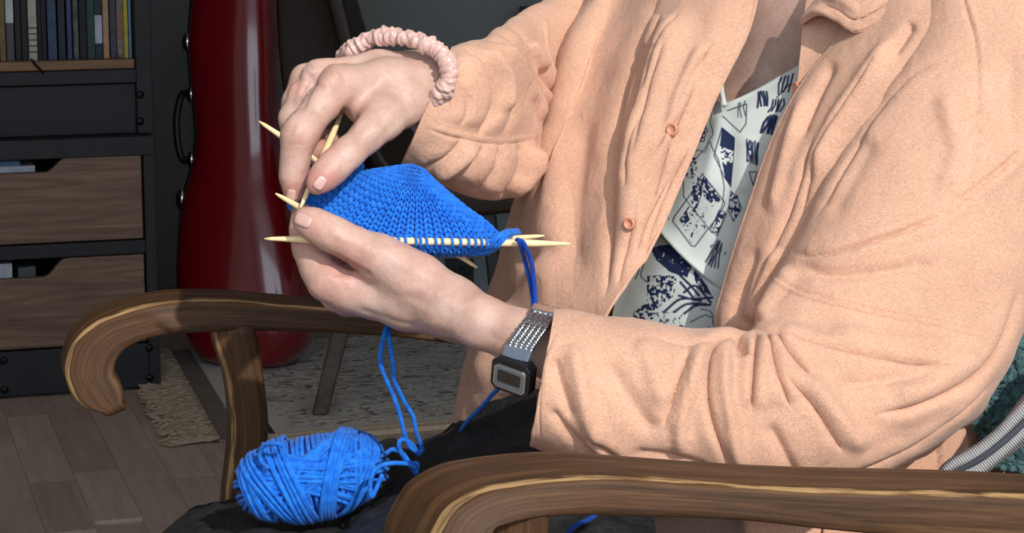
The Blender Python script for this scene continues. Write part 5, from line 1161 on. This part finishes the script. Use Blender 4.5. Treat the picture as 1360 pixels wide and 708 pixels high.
# ================================================================== THROWS over the chair back
M['teal'] = plain('teal boucle wool', rgb(66, 96, 98), .95, var=.5, scale=240, bmp=.004, bscale=260)
def twill():
    m, nt, bs = new_mat('grey twill'); bs.inputs['Roughness'].default_value = .9
    tc = N(nt, 'ShaderNodeTexCoord'); mp = N(nt, 'ShaderNodeMapping'); mp.inputs['Rotation'].default_value = (0, .7, 0); lk(nt, tc.outputs['Object'], mp.inputs[0])
    w = N(nt, 'ShaderNodeTexWave', Scale=230.0, Distortion=1.5); lk(nt, mp.outputs[0], w.inputs['Vector'])
    lk(nt, ramp(nt, w.outputs[0], [(.3, rgb(122, 122, 124)), (.6, rgb(172, 170, 166))]).outputs[0], bs.inputs['Base Color']); bump(nt, bs, w.outputs[0], .0008, .6); return m
M['twill'] = twill(); M['twilld'] = plain('dark twill strip', rgb(58, 62, 70), .9)
shawl = empty('wool_shawl', PV(1340, 560, 1.33)); tag(shawl, 'teal boucle wool shawl tucked behind the jacket at the chair back', 'shawl')
patch('body', [[(1350, 330, 1.36), (1385, 330, 1.36), (1440, 330, 1.37)], [(1318, 450, 1.345), (1360, 450, 1.335), (1430, 450, 1.35)], [(1292, 515, 1.338), (1345, 530, 1.325), (1420, 520, 1.335)], [(1300, 570, 1.335), (1345, 585, 1.325), (1410, 590, 1.335)], [(1300, 620, 1.335), (1345, 625, 1.33), (1410, 630, 1.335)]], 110, 140, M['teal'], shawl, [], (3.2, 190), .004, seed=51)
fr = []
for k in range(46):
    x, y = rng.uniform(1300, 1335), rng.uniform(505, 560); fr.append(pxpath([(x, y, 1.328), (x-8+rng.normal(0, 3), y-3+rng.normal(0, 4), 1.322), (x-14+rng.normal(0, 5), y+6+rng.normal(0, 5), 1.324)], 8))
tag(tubes('fringe', fr, .0013, M['teal'], shawl, 5), kind='stuff')
blanket = empty('folded_blanket', PV(1300, 640, 1.29)); tag(blanket, 'folded grey twill blanket edge lying against the jacket on the chair arm', 'blanket')
bl = [((1236, 646), (1246, 640)), ((1252, 618), (1262, 642)), ((1290, 594), (1300, 636)), ((1325, 566), (1332, 612)), ((1362, 520), (1372, 578)), ((1420, 450), (1430, 520))]
sleeve('outer_fold', [(a[0], a[1], b[0], b[1], 1.275+.0001*i, .012+.002*i) for i, (a, b) in enumerate(bl)], 60, 80, M['twill'], blanket, [('v', [(1248, 632), (1290, 616), (1325, 592), (1375, 545)], 5, 4), ('r', [(1250, 622), (1290, 600), (1325, 573), (1375, 520)], 4, 1.2), ('r', [(1262, 640), (1300, 627), (1330, 604), (1375, 562)], 5, 1.5)], (.6, 60), 2.4, 0, seed=53)
tubes('inner_fold', [pxpath([(1254, 634, 1.2655), (1280, 622, 1.262), (1310, 604, 1.259), (1345, 576, 1.257), (1385, 535, 1.256)])], .0018, M['twilld'], blanket, 8)  # darker tube running along the inside of the fold
